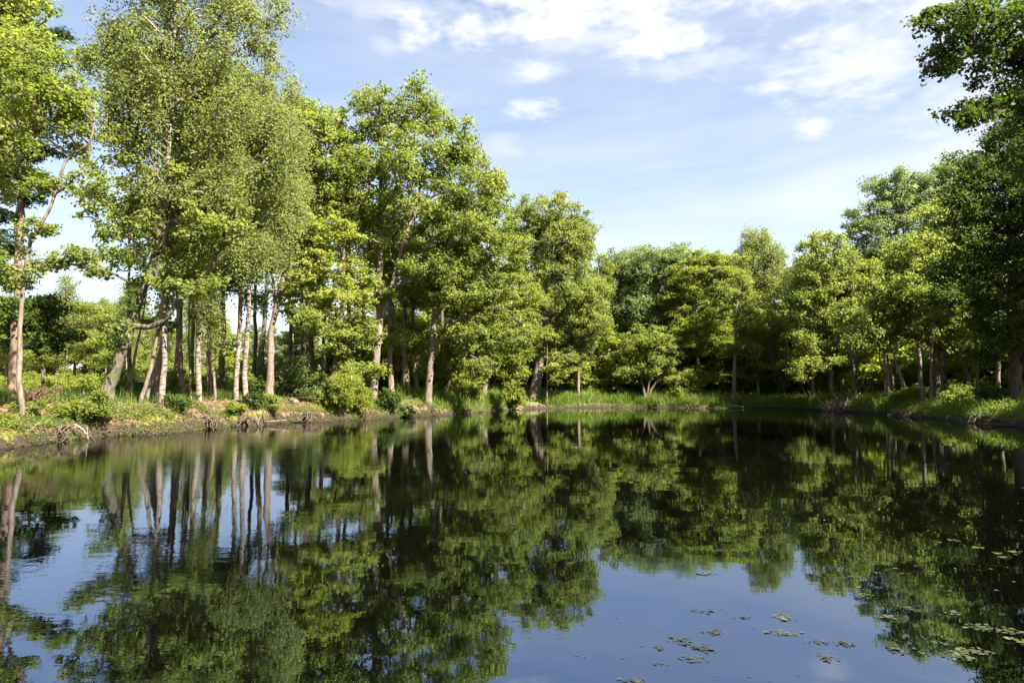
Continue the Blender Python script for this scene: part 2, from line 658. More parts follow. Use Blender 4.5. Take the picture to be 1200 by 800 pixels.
# ------------------------------------------------------------------ foliage
STYLE = {  # clump radius, flatness, leaf length, leaf width, twigs per clump, up / outward / random weights of the leaf normal, rise of the limbs, cover
    'oak':    dict(a=.68, flat=.68, L=.17, W=.12, tw=10, nrm=(.45, .55, .75), rise=.35, cover=1.2),
    'birch':  dict(a=.68, flat=1.15, L=.105, W=.08, tw=7, nrm=(.45, .35, .9), rise=.75, cover=1.15, droop=.95),
    'beech':  dict(a=.85, flat=.46, L=.18, W=.125, tw=9, nrm=(.75, .3, .6), rise=.10, cover=1.35),
    'alder':  dict(a=.62, flat=.7, L=.115, W=.085, tw=9, nrm=(.7, .4, .7), rise=.4, cover=1.25),
    'spruce': dict(a=.8, flat=.30, L=.17, W=.05, tw=8, nrm=(.7, .2, .7), rise=-.25, cover=1.6, droop=.35),
    'bush':   dict(a=.36, flat=.8, L=.11, W=.075, tw=8, nrm=(.7, .5, .6), rise=.8, cover=1.9),
}


def leaves(clumps, st, rng, size=1.0):
    """clumps (n,4): centre and radius -> verts, quads, tint"""
    n = len(clumps)
    L, W = st['L'] * size, st['W'] * size
    cnt = np.maximum(12, (st['cover'] * math.pi * clumps[:, 3] ** 2 / (0.55 * L * W))).astype(int)
    cnt = (cnt * rng.uniform(.7, 1.25, n)).astype(int)
    ci = np.repeat(np.arange(n), cnt)
    N = len(ci)
    tw = st['tw']
    d = rng.standard_normal((n, tw, 3))
    d[..., 2] += 0.25
    d = unit(d) * rng.uniform(.65, 1.15, (n, tw, 1))
    ti = rng.integers(0, tw, N)
    D = d[ci, ti]
    a = clumps[ci, 3]
    t = rng.random(N) ** 0.55
    off = D * t[:, None] + rng.standard_normal((N, 3)) * 0.24
    off[:, 2] *= st['flat']
    if st.get('droop'):
        off[:, 2] -= st['droop'] * t ** 2 * (0.4 + rng.random(N))
    C = clumps[ci, :3] + off * a[:, None]
    out = unit(off + 1e-4)
    wu, wo_, wr = st['nrm']
    nr = unit(np.array((0, 0, 1.0)) * wu + out * wo_ + rng.standard_normal((N, 3)) * wr)
    r = rng.standard_normal((N, 3)) + out * 0.8
    ax = unit(r - (r * nr).sum(1, keepdims=True) * nr)
    bx = np.cross(nr, ax)
    s = rng.uniform(.65, 1.3, N)[:, None]
    l, wd = ax * s * L * .5, bx * s * W * .5
    V = np.stack([C - l, C - wd * 1.0 + l * .15 + nr * s * L * .08, C + l, C + wd + l * .15 + nr * s * L * .08], 1).reshape(-1, 3)
    Fq = np.arange(N * 4).reshape(N, 4)
    tint = np.clip(0.5 + rng.normal(0, .17, n)[ci] + rng.normal(0, .10, N), 0, 1)
    return V, Fq, tint


def sample_crown(ells, st, rng, dens=1.0, a_mul=1.0):
    """ells: (cx,cy,cz, rx,ry,rz) -> clumps (n,4)"""
    out = []
    for e in ells:
        c, r = np.array(e[:3]), np.maximum(np.array(e[3:6]), 0.15)
        a = min(st['a'] * a_mul, 0.75 * max(r.min(), 0.3))
        k = max(3, int(dens * 1.55 * (r[0] * r[1] + r[0] * r[2] + r[1] * r[2]) / (a * a)))
        tries = 0
        got = []
        while len(got) < k and tries < k * 12:
            tries += 1
            u = unit(rng.standard_normal(3))
            rad = (0.30 + 0.70 * rng.random() ** 0.6) * rng.uniform(.84, 1.06)
            p = c + u * r * rad
            if got and min(((p - q[:3]) ** 2).sum() for q in got) < (0.50 * a) ** 2:
                continue
            if p[2] < 0.4:
                continue
            got.append(np.array([*p, a * (.5 + .95 * rng.random() ** 1.3)]))
        out += got
    return np.array(out)


def grow_tree(trunks, clumps, st, rng, base_r, taper=.3, limb_from=.3, nside=10, twigs=0, sub=.6):
    """trunks: list of polylines (first from the ground up). Connect every clump to the nearest sensible place of the skeleton."""
    mb = MB()
    pos, par, rad, lvl = [], [], [], []
    H = max(t[-1][2] for t in trunks)
    for ti, tr in enumerate(trunks):
        P = resample(tr, .35)
        if len(P) > 3:
            wob = np.cumsum(rng.standard_normal((len(P), 3)) * (.017 if ti == 0 else .026), 0)
            wob -= np.linspace(0, 1, len(P))[:, None] * wob[-1]
            wob[:, 2] = 0
            P = P + wob
        s = np.linspace(0, 1, len(P))
        if ti == 0:
            R = base_r * (1 - s * (1 - taper))
            R = R * (1 + 0.38 * np.exp(-(P[:, 2] - P[0, 2]) / max(.18, base_r * 1.1)))
        else:
            d = [np.linalg.norm(np.array(pos) - P[0], axis=1)]
            r0 = sub * rad[int(np.argmin(d[0]))]
            R = r0 * (1 - s * .72)
        if ti == 0:
            P0 = P.copy()
            P0[0, 2] -= 0.25
            V, Fq = tube(P0, R, nside, .06, rng)
        else:
            V, Fq = tube(P, R, nside - 2, .03, rng)
        mb.add(V, Fq)
        b0 = len(pos)
        for i in range(len(P)):
            pos.append(P[i])
            rad.append(R[i])
            par.append(b0 + i - 1 if i else -1)
            lvl.append(0 if (P[i, 2] > trunks[0][0][2] + limb_from * (H - trunks[0][0][2]) or ti > 0) else 9)
    ntr = len(pos)
    tp = np.array(pos)
    if len(clumps):
        d0 = np.min(np.linalg.norm(clumps[:, None, :3] - tp[None, ::2], axis=2), axis=1)
        branches = []
        weight = [0.0] * ntr
        for ci in np.argsort(d0):
            c = clumps[ci, :3]
            A = np.array(pos)
            ok = np.array(lvl) < 9
            v = c - A
            dist = np.linalg.norm(v, axis=1)
            h = np.hypot(v[:, 0], v[:, 1])
            cost = dist + 1.3 * np.maximum(0, st['rise'] * h - v[:, 2]) + np.where(ok, 0, 50) + 0.15 * np.array(lvl)
            b = int(np.argmin(cost))
            p0 = A[b]
            k = max(2, int(dist[b] / .7) + 1)
            t = np.linspace(0, 1, k + 1)[:, None]
            bow = np.array((0, 0, 1.0)) * (0.10 if st['rise'] >= 0 else .16) * dist[b] * np.sin(math.pi * t)
            side = rng.standard_normal(3) * .07 * dist[b]
            P = p0 + (c - p0) * t + bow + side * np.sin(math.pi * t) + rng.standard_normal((k + 1, 3)) * .035 * dist[b] / k * (t > 0) * (t < 1)
            prev = b
            ids = [b]
            for q in P[1:]:
                pos.append(q)
                par.append(prev)
                rad.append(0)
                lvl.append(min(lvl[b] if lvl[b] < 9 else 0, 6) + 1)
                weight.append(0.0)
                prev = len(pos) - 1
                ids.append(prev)
            branches.append((ids, P))
            w_ = clumps[ci, 3] ** 2
            q = prev
            while q >= ntr:
                weight[q] += w_
                q = par[q]
        for ids, P in branches:
            R = []
            for q in ids[1:]:
                R.append(.018 + .036 * math.sqrt(weight[q]))
            root = ids[0]
            r0 = R[0] * 1.12
            lim = (rad[root] if root < ntr else .018 + .030 * math.sqrt(weight[root])) * .9
            R = np.minimum(np.array([r0] + R), lim)
            R[-1] *= .55
            V, Fq = tube(P, R, 6 if R[0] > .045 else 4, 0, rng)
            mb.add(V, Fq)
        if twigs:
            for c in clumps:
                for _ in range(twigs):
                    u = unit(rng.standard_normal(3) + np.array((0, 0, .3)))
                    u[2] *= st['flat']
                    e = c[:3] + u * c[3] * rng.uniform(.6, 1.0)
                    m_ = (c[:3] + e) / 2 + rng.standard_normal(3) * .05
                    V, Fq = tube([c[:3], m_, e], [.014, .010, .005], 4, 0, rng, cap=False)
                    mb.add(V, Fq)
    return mb.get()


TREES = {}


def px_tree(name, cat, label, D, trunks_px, r0, crown_px, style='oak', leaf='oak', bark='oak', group=None, dens=1.0, size=1.0, a_mul=1.0,
            depth=.85, seed=0, limb_from=.3, taper=.3, zoff=0.0, twigs=2, crown_name='crown', cover=None, root_z=None, sub=.6):
    """a tree measured off the photograph at distance D: trunks as pixel polylines, crown as pixel ellipses (cx, cy, rx, ry[, dD])"""
    rng = np.random.default_rng(1000 + seed * 7 + int(D * 10))
    st = dict(STYLE[style])
    if cover:
        st['cover'] = cover
    k = D / 800.0
    tr = []
    for i, t in enumerate(trunks_px):
        P = np.array([ray_at(p[0], p[1], D + (p[2] if len(p) > 2 else 0)) for p in t])
        tr.append(P)
    base = tr[0][0].copy()
    z = gz(base[0], base[1]) if root_z is None else root_z
    # stand on the ground where it really is
    base[2] = z
    tr[0][0][2] = z
    tr = [t - base for t in tr]
    if len(tr[0]) > 2 and tr[0][1][2] < .15:
        tr[0][1][2] = .3
    ells = []
    for e in crown_px:
        c = ray_at(e[0], e[1], D + (e[4] if len(e) > 4 else 0)) - base
        rx, rz = e[2] * k, e[3] * k
        ells.append((*c, rx, max(.5, rx * depth), rz))
    clumps = sample_crown(ells, st, rng, dens, a_mul) if ells else np.zeros((0, 4))
    root = thing(name, label, cat, base, group)
    V, Fq = grow_tree(tr, clumps, st, rng, r0, taper, limb_from, twigs=twigs, sub=sub)
    obj('trunk', mesh_np(name + '_trunk', V, Fq, BARK[bark], True), root)
    if len(clumps):
        V, Fq, ti = leaves(clumps, st, rng, size)
        obj(crown_name, mesh_np(name + '_crown', V, Fq, LEAF[leaf], False, {'tint': ('FACE', ti)}), root)
    return root

# ------------------------------------------------------------------ trees of the left bank
px_tree('pine_tree', 'pine', 'straight orange-brown pine trunk at the far left, dark drooping boughs halfway up', 29,
        [[(14, 463), (18, 380), (22, 250), (25, 100), (26, -60)]], 0.2,
        [(10, 195, 48, 22), (30, 225, 30, 14), (8, 285, 26, 14), (15, 120, 40, 30), (20, 30, 45, 50), (6, 255, 26, 16), (45, 175, 26, 12), (12, 330, 26, 14)], 'spruce', 'spruce', 'pine', seed=1, dens=.8, limb_from=.4)
px_tree('alder_tree', 'alder', 'slender alder growing from the water edge, its bare stem bending right at the top', 22,
        [[(26, 510), (22, 440), (27, 345), (37, 285), (60, 238), (71, 200), (82, 180), (104, 165), (112, 120)]], 0.085,
        [(60, 130, 65, 50), (15, 90, 45, 45), (105, 215, 28, 26), (52, 215, 18, 14), (45, 268, 22, 10), (12, 320, 30, 22), (60, 310, 22, 10), (95, 300, 22, 12), (75, 130, 40, 30)],
        'alder', 'oak', 'oak', seed=2, dens=1.0, limb_from=.45)
px_tree('oak_tree', 'oak', 'bright leafy oak reaching in from beyond the left edge', 25,
        [[(-60, 500), (-58, 380), (-50, 200), (-40, 40), (-36, -60)]], .3,
        [(-10, 70, 62, 90), (-40, -40, 90, 70), (8, 20, 50, 60), (-20, 180, 50, 40), (20, 150, 36, 30), (5, 210, 30, 26)], 'oak', 'oak', 'oak', seed=3, dens=.95)
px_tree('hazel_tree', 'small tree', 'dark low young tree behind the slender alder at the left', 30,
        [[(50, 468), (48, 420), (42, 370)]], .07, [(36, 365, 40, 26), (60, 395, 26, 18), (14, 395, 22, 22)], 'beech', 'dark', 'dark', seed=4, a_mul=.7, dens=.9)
px_tree('leaning_oak', 'oak', 'thick ivy-grown oak leaning right with a long low bough', 27,
        [[(122, 470), (143, 408), (163, 345), (180, 300), (188, 250), (180, 180)],
         [(153, 381), (175, 383), (196, 372), (214, 345), (236, 322), (262, 285), (275, 240)],
         [(180, 302), (196, 270), (200, 210)], [(170, 330), (150, 270), (125, 240)]], 0.26,
        [(150, 205, 48, 55), (250, 265, 50, 45), (118, 250, 28, 40), (225, 330, 42, 18), (128, 390, 24, 26), (110, 318, 24, 10), (170, 270, 34, 34), (200, 330, 26, 16)],
        'oak', 'oak', 'mossy', seed=5, dens=.62, a_mul=.75)
ivy_root = [o for o in COL.objects if o.get('label', '').startswith('thick ivy-grown')][0]
_rng = np.random.default_rng(3)
_line = resample([np.array(ray_at(*p, 27)) - np.array(ivy_root.location) for p in ((122, 470), (143, 408), (163, 345), (180, 300))], .12)
_cl = np.array([[*(q + np.array((-.16, -.22, 0)) + _rng.normal(0, .12, 3)), _rng.uniform(.16, .30)] for q in _line if q[2] > .15 and _rng.random() < .9])
V, Fq, ti = leaves(_cl, dict(STYLE['bush'], L=.08, W=.07, flat=1.0, cover=1.1), _rng)
obj('ivy', mesh_np('ivy', V, Fq, LEAF['dark'], False, {'tint': ('FACE', ti)}), ivy_root)
px_tree('birch_tree', 'birch', 'tall birch with a bright pinkish-white stem and wide hazy olive crown', 27.2,
        [[(189, 478), (193, 400), (195, 310), (198, 200), (205, 60), (210, -90)]], 0.115,
        [(215, 60, 95, 85), (200, -50, 100, 60), (160, 130, 60, 55), (255, 130, 55, 60), (310, 55, 20, 22), (130, 60, 45, 40), (215, 220, 60, 40), (300, 10, 35, 40), (215, 300, 34, 26), (170, 250, 30, 30), (260, 215, 34, 40)],
        'birch', 'birch', 'birch', seed=6, dens=.85, limb_from=.35)
px_tree('rowan_tree', 'small tree', 'thin brown tree leaning right beside the bright white birch', 27.3,
        [[(163, 474), (176, 430), (190, 372), (206, 310), (228, 245)]], 0.085, [(235, 235, 42, 40), (205, 290, 30, 22)], 'alder', 'oak', 'pale', seed=7, dens=.8, limb_from=.5)
px_tree('pine_tree', 'pine', 'reddish pine close behind the bright white birch', 31,
        [[(181, 463), (190, 400), (198, 330), (205, 200), (208, 50)]], 0.135, [(175, 90, 45, 50), (230, 160, 40, 45), (215, 300, 26, 24), (190, 250, 26, 30)], 'birch', 'olive', 'pine', seed=8, limb_from=.6)
px_tree('pine_tree', 'pine', 'thin straight tan pine trunk right of the bright white birch', 33,
        [[(214, 458), (215, 370), (217, 250), (222, 100)]], 0.115, [(245, 120, 50, 55), (225, 190, 36, 30), (225, 300, 26, 26), (240, 330, 16, 16)], 'birch', 'olive', 'pine', seed=9, limb_from=.55)
px_tree('birch_tree', 'birch', 'mottled pinkish birch trunk whose stem vanishes in hanging leaves', 31,
        [[(233, 469), (233, 400), (236, 300), (248, 150)]], 0.135, [(285, 175, 55, 60), (245, 352, 22, 28), (262, 260, 40, 40), (330, 150, 35, 40), (285, 290, 30, 30), (225, 320, 20, 20)],
        'birch', 'birch', 'birch', seed=10, limb_from=.3)
px_tree('pine_tree', 'pine', 'slim brown pine between the mottled birch and a darker trunk', 36,
        [[(246, 461), (246, 370), (248, 250), (255, 120)]], 0.12, [(305, 230, 40, 40), (270, 110, 40, 45), (275, 320, 28, 24), (300, 350, 18, 14)], 'birch', 'olive', 'pine', seed=11, limb_from=.55)
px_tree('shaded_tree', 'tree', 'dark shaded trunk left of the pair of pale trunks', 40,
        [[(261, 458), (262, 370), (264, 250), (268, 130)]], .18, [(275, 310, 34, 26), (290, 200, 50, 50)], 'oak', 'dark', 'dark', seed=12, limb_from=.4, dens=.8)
px_tree('pale_birch', 'birch', 'left one of the close pair of tall pale trunks', 34.5,
        [[(276, 467), (280, 400), (284, 320), (288, 200), (292, 90)]], 0.135, [(300, 130, 55, 55), (330, 215, 40, 40), (285, 300, 24, 20), (310, 175, 40, 40)], 'birch', 'birch', 'birch', seed=13, limb_from=.55)
px_tree('pale_birch', 'birch', 'right one of the close pair of tall pale trunks, bending outwards', 33.5,
        [[(288, 472), (287, 420), (291, 350), (290, 300), (296, 200)]], 0.14, [(310, 290, 30, 22), (330, 240, 35, 30)], 'birch', 'birch', 'birch', seed=14, limb_from=.5)
px_tree('shaded_tree', 'tree', 'dark straight trunk just left of the thick forked pale trunk', 40,
        [[(303, 460), (308, 400), (312, 340), (314, 230)]], .18, [(350, 200, 50, 55), (310, 270, 26, 26), (335, 330, 26, 22), (330, 270, 34, 34)], 'oak', 'oak', 'dark', seed=15, limb_from=.5, dens=.8)
px_tree('forked_oak', 'oak', 'thick pale trunk with flared foot that forks below bright leaves', 35.5,
        [[(316, 471), (317, 425), (321, 375), (328, 345), (337, 305), (350, 250)], [(321, 372), (321, 335), (318, 300), (315, 250)]], 0.21,
        [(372, 312, 45, 26), (345, 270, 30, 24), (400, 350, 40, 16), (385, 270, 34, 26), (345, 345, 18, 12)],
        'beech', 'lime', 'pale', seed=16, a_mul=.72, dens=.95, limb_from=.45)
px_tree('young_pine', 'pine', 'blackish slender trunk under the bright leaves, left of a leaning one', 42,
        [[(364, 467), (366, 400), (366, 330), (366, 200)]], .19, [(365, 150, 42, 40), (375, 230, 34, 30), (360, 320, 30, 26), (350, 370, 20, 14)], 'oak', 'oak', 'dark', seed=17, limb_from=.6, dens=.9)
px_tree('maple_tree', 'maple', 'leaning dark trunk with layered bright green sprays behind the round bush', 40.5,
        [[(386, 467), (397, 405), (402, 340), (402, 250), (398, 180)]], .18,
        [(410, 395, 46, 22), (420, 340, 36, 24), (385, 170, 42, 50), (425, 432, 34, 16), (380, 375, 30, 16), (400, 240, 35, 34)],
        'beech', 'oak', 'dark', seed=18, a_mul=.78, dens=.9)
px_tree('oak_tree', 'oak', 'tallest oak in the middle, stout forked trunk and broad open crown', 41.5,
        [[(437, 471), (441, 420), (445, 370), (444, 320), (445, 250), (448, 150)],
         [(446, 372), (458, 345), (468, 308), (482, 262), (500, 190)],
         [(444, 300), (425, 260), (408, 215), (400, 170)],
         [(482, 262), (510, 225), (540, 200)],
         [(445, 260), (462, 215), (475, 140)]], 0.26,
        [(432, 135, 34, 42), (480, 130, 44, 34), (530, 165, 38, 36), (470, 200, 80, 45), (402, 200, 34, 50), (555, 215, 34, 30), (520, 250, 60, 36), (425, 270, 36, 30), (500, 310, 40, 26)],
        'oak', 'oak', 'pale', seed=19, dens=.85, a_mul=.95, limb_from=.45, depth=.95, sub=.8)
px_tree('shaded_tree', 'tree', 'plain grey trunk standing right behind the tallest forked oak', 45,
        [[(459, 466), (458, 400), (459, 330), (462, 240)]], .2, [(470, 330, 30, 20), (455, 300, 30, 30), (470, 395, 22, 16), (460, 260, 30, 30)], 'oak', 'oak', 'oak', seed=20, limb_from=.5, dens=.7)
px_tree('shaded_tree', 'tree', 'grey-brown trunk third in line right of the tallest forked oak', 47.5,
        [[(476, 464), (475, 400), (474, 330), (476, 260)]], .25, [(480, 340, 32, 28), (490, 390, 26, 18), (475, 290, 34, 30)], 'oak', 'oak', 'oak', seed=21, limb_from=.5, dens=.8)
px_tree('ivy_tree', 'tree', 'slanting trunk wrapped in yellowish ivy left of the shaded oak', 47.5,
        [[(491, 464), (487, 420), (484, 370), (482, 300)]], .18, [(492, 410, 9, 30), (485, 345, 18, 20), (490, 300, 30, 26)], 'alder', 'olive', 'mossy', seed=22, limb_from=.2, dens=1.2)
px_tree('oak_tree', 'oak', 'oak rooted at the water edge with arching limbs and a low spreading crown', 45,
        [[(500, 480), (505, 430), (509, 380), (512, 320), (515, 240)],
         [(507, 408), (520, 388), (545, 372), (575, 362), (600, 365)],
         [(509, 375), (530, 345), (560, 330)], [(513, 310), (540, 270), (560, 235)]], 0.25,
        [(555, 275, 46, 34), (545, 345, 55, 26), (590, 300, 32, 40), (590, 385, 36, 30), (515, 335, 28, 26), (575, 230, 26, 30), (548, 392, 36, 14), (530, 300, 40, 30)],
        'oak', 'oak', 'oak', seed=23, dens=1.05, a_mul=.85, limb_from=.3)
px_tree('bent_alder', 'alder', 'dark bent trunk arching right, behind the oak at the water edge', 49.5,
        [[(518, 474), (526, 445), (534, 424), (548, 416), (566, 424)]], .15, [(562, 432, 22, 14), (540, 405, 22, 12)], 'oak', 'oak', 'dark', seed=24, a_mul=.6, limb_from=.5)
px_tree('pale_pine', 'pine', 'short sunlit pale trunk seen under the spreading oak', 57,
        [[(539, 463), (538, 430), (540, 350), (542, 260)]], .19, [(540, 300, 30, 40), (560, 360, 34, 24)], 'oak', 'dark', 'pine', seed=25, limb_from=.5, dens=.8)
px_tree('lime_tree', 'lime tree', 'grey-striped trunk half hidden by yellow-green leaves hanging to the water', 54.5,
        [[(566, 473), (570, 440), (574, 400), (580, 330), (582, 270)]], 0.29,
        [(600, 345, 36, 40), (602, 425, 24, 22), (575, 395, 30, 26), (590, 400, 30, 30), (618, 380, 22, 30), (598, 448, 14, 10)], 'oak', 'lime', 'oak', seed=26, dens=1.1, a_mul=.78, limb_from=.25)
px_tree('large_oak', 'oak', 'massive leaning oak trunk on the grassy far bank with a tall crown', 64,
        [[(625, 469), (632, 425), (640, 380), (648, 320), (652, 260)], [(640, 385), (662, 360), (690, 360)], [(644, 350), (625, 310), (612, 280)]], .50,
        [(650, 285, 44, 42), (645, 252, 40, 30), (612, 270, 26, 34), (678, 275, 24, 30), (690, 380, 28, 36), (620, 310, 30, 45), (665, 350, 44, 34), (672, 300, 28, 40), (640, 400, 22, 24), (690, 345, 22, 22), (665, 420, 26, 12)],
        'oak', 'oak', 'oak', seed=27, dens=1.05, a_mul=.95, limb_from=.3)
px_tree('sapling', 'young tree', 'thin pale sapling right beside the massive leaning trunk', 63,
        [[(641, 459), (641, 420), (642, 385)]], .06, [(650, 445, 10, 8), (656, 432, 20, 10), (645, 395, 10, 10)], 'beech', 'lime', 'pale', seed=28, a_mul=.55, limb_from=.2)

for i, (tp_, D, lab) in enumerate([
        ([(171, 469), (178, 435), (187, 395), (194, 350)], 28.5, 'thin tan stem leaning right between the leaning brown tree and the white birch'),
        ([(152, 468), (156, 430), (163, 390), (172, 340)], 30, 'very thin stem leaning right just right of the ivy-grown oak'),
        ([(224, 466), (222, 430), (221, 380), (224, 320)], 33, 'slender upright stem left of the mottled pinkish birch'),
        ([(252, 468), (250, 430), (246, 385), (240, 330)], 33, 'slender stem leaning left right of the mottled pinkish birch'),
        ([(408, 466), (405, 430), (407, 390), (412, 330)], 43, 'slim dark stem between round bush and tallest forked oak'),
        ([(342, 466), (345, 430), (343, 380), (347, 310)], 42, 'slim grey stem right of the forked pale trunk')]):
    px_tree('slim_tree', 'tree', lab, D, [tp_], .07, [(tp_[-1][0], tp_[-1][1], 22, 20), (tp_[-2][0] + 8, tp_[-2][1] - 14, 12, 8)], 'alder', 'oak', ('pale', 'oak', 'pale', 'oak', 'dark', 'oak')[i],
            seed=130 + i, limb_from=.5, dens=.8)

# ------------------------------------------------------------------ trees of the far bank
px_tree('shaded_tree', 'tree', 'narrow brown trunk alone in the dark gap right of the massive oak', 70,
        [[(697, 463), (698, 420), (699, 350), (702, 300)]], .16, [(705, 330, 20, 30), (700, 370, 18, 20)], 'oak', 'oak', 'oak', seed=29, limb_from=.5)
px_tree('birch_tree', 'birch', 'slender white birch with a small grey-green top on the far bank', 72,
        [[(714, 463), (722, 400), (724, 330), (718, 288)]], .13, [(718, 310, 18, 26), (722, 350, 20, 24), (712, 335, 14, 22)], 'birch', 'olive', 'birch', seed=30, limb_from=.55, size=1.3)
px_tree('willow_bush', 'willow', 'many-stemmed small tree at the far water edge with a loose olive crown', 67,
        [[(757, 476), (753, 450), (747, 420)], [(756, 470), (762, 440), (772, 415)], [(756, 472), (766, 452), (784, 430)]], .17,
        [(750, 405, 26, 22), (733, 436, 18, 8), (784, 415, 20, 24), (765, 430, 24, 18), (768, 395, 18, 14), (790, 445, 16, 8)], 'oak', 'oak', 'dark', seed=31, a_mul=.75, limb_from=.2)
px_tree('oak_tree', 'oak', 'tall olive tree standing behind the many-stemmed small tree', 71,
        [[(778, 464), (776, 400), (772, 330), (770, 290)]], .2, [(770, 314, 34, 26), (748, 318, 26, 30), (798, 318, 26, 28), (755, 360, 30, 34), (785, 370, 28, 36), (790, 300, 24, 20), (778, 420, 34, 26), (762, 385, 30, 24)], 'oak', 'olive', 'pale', seed=32, dens=1.0)
px_tree('oak_tree', 'oak', 'brightest layered tree at the middle of the far bank', 69,
        [[(818, 470), (817, 420), (815, 350), (812, 310)]], .22, [(815, 322, 34, 30), (842, 312, 26, 22), (835, 365, 30, 28), (810, 395, 34, 26), (842, 410, 34, 16), (822, 440, 34, 12), (850, 330, 28, 30), (790, 350, 22, 26)],
        'beech', 'lime', 'oak', seed=33, dens=1.15, a_mul=.95, limb_from=.15)
px_tree('shaded_tree', 'tree', 'straight grey trunk at the water edge right of the brightest layered tree', 64.5,
        [[(859, 474), (860, 430), (861, 380), (866, 320)]], .2, [(862, 345, 26, 30), (880, 380, 24, 22), (868, 410, 24, 12)], 'oak', 'oak', 'oak', seed=34, limb_from=.4)
px_tree('birch_tree', 'birch', 'tallest far birch with a white stem and pointed pale crown', 70,
        [[(889, 465), (888, 420), (887, 340), (889, 272)]], .17, [(889, 287, 24, 24), (872, 310, 22, 26), (908, 312, 22, 30), (893, 325, 27, 28), (905, 390, 20, 30), (910, 430, 16, 22), (885, 360, 18, 22)],
        'birch', 'birch', 'birch', seed=35, size=1.3, dens=1.2, limb_from=.3)
px_tree('oak_tree', 'oak', 'small-leaved tree with bare grey top between white birch and rounded far oaks', 74,
        [[(742, 463), (741, 400), (738, 330), (740, 300)]], .2, [(740, 318, 28, 30), (716, 325, 22, 34), (728, 375, 24, 30), (750, 385, 22, 28)], 'birch', 'olive', 'oak', seed=36, size=1.35, dens=1.1)

# ------------------------------------------------------------------ trees of the right bank
px_tree('oak_tree', 'oak', 'dense dark-green oak at the turn of the far and right banks', 59,
        [[(976, 466), (975, 430), (978, 380), (972, 320)], [(976, 400), (995, 370), (1010, 350)]], .22,
        [(965, 300, 34, 34), (940, 430, 24, 16), (1010, 425, 26, 14), (950, 350, 28, 40), (985, 355, 40, 40), (1000, 400, 34, 28), (945, 405, 26, 26), (975, 425, 30, 10), (1010, 330, 26, 34)], 'oak', 'oak', 'pale', seed=40, dens=1.1)
px_tree('poplar_tree', 'poplar', 'tall grey-green tree rising above the right bank oaks', 64,
        [[(1050, 466), (1050, 400), (1050, 300), (1050, 220)]], .3, [(1050, 225, 34, 30), (1020, 270, 34, 36), (1075, 255, 40, 40), (1050, 310, 50, 40), (1100, 225, 34, 36), (1015, 320, 30, 30), (1130, 215, 34, 40), (1085, 300, 40, 40)],
        'oak', 'olive', 'pale', seed=41, dens=1.1)
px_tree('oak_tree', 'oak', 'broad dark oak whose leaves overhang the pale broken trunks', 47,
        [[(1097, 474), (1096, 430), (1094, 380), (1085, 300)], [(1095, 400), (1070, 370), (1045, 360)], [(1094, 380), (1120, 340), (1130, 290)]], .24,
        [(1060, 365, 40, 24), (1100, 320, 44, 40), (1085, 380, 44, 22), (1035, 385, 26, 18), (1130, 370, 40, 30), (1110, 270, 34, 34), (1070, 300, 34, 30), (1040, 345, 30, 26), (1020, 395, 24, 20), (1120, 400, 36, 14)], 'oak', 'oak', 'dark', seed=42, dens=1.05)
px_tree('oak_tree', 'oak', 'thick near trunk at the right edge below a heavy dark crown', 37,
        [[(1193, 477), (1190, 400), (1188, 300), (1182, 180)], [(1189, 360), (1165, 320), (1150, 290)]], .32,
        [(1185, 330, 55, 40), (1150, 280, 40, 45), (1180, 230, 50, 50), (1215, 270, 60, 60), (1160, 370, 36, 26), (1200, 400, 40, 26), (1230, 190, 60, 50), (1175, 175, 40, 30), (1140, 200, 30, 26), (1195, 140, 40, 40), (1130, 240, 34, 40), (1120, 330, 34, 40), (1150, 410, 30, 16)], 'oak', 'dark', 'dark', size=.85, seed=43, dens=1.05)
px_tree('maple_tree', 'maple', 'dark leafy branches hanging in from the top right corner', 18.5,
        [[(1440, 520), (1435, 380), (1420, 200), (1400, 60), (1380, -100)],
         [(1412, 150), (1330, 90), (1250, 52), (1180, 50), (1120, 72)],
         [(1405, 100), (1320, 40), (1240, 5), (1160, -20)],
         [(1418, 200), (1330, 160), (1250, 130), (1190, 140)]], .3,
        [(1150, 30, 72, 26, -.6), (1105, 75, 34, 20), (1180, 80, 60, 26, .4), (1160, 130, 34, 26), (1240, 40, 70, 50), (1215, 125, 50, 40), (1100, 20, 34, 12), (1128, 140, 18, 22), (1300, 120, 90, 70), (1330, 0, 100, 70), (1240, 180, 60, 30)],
        'alder', 'dark', 'dark', seed=44, dens=1.0, cover=1.4, depth=.7, size=1.0, limb_from=.35, twigs=3)
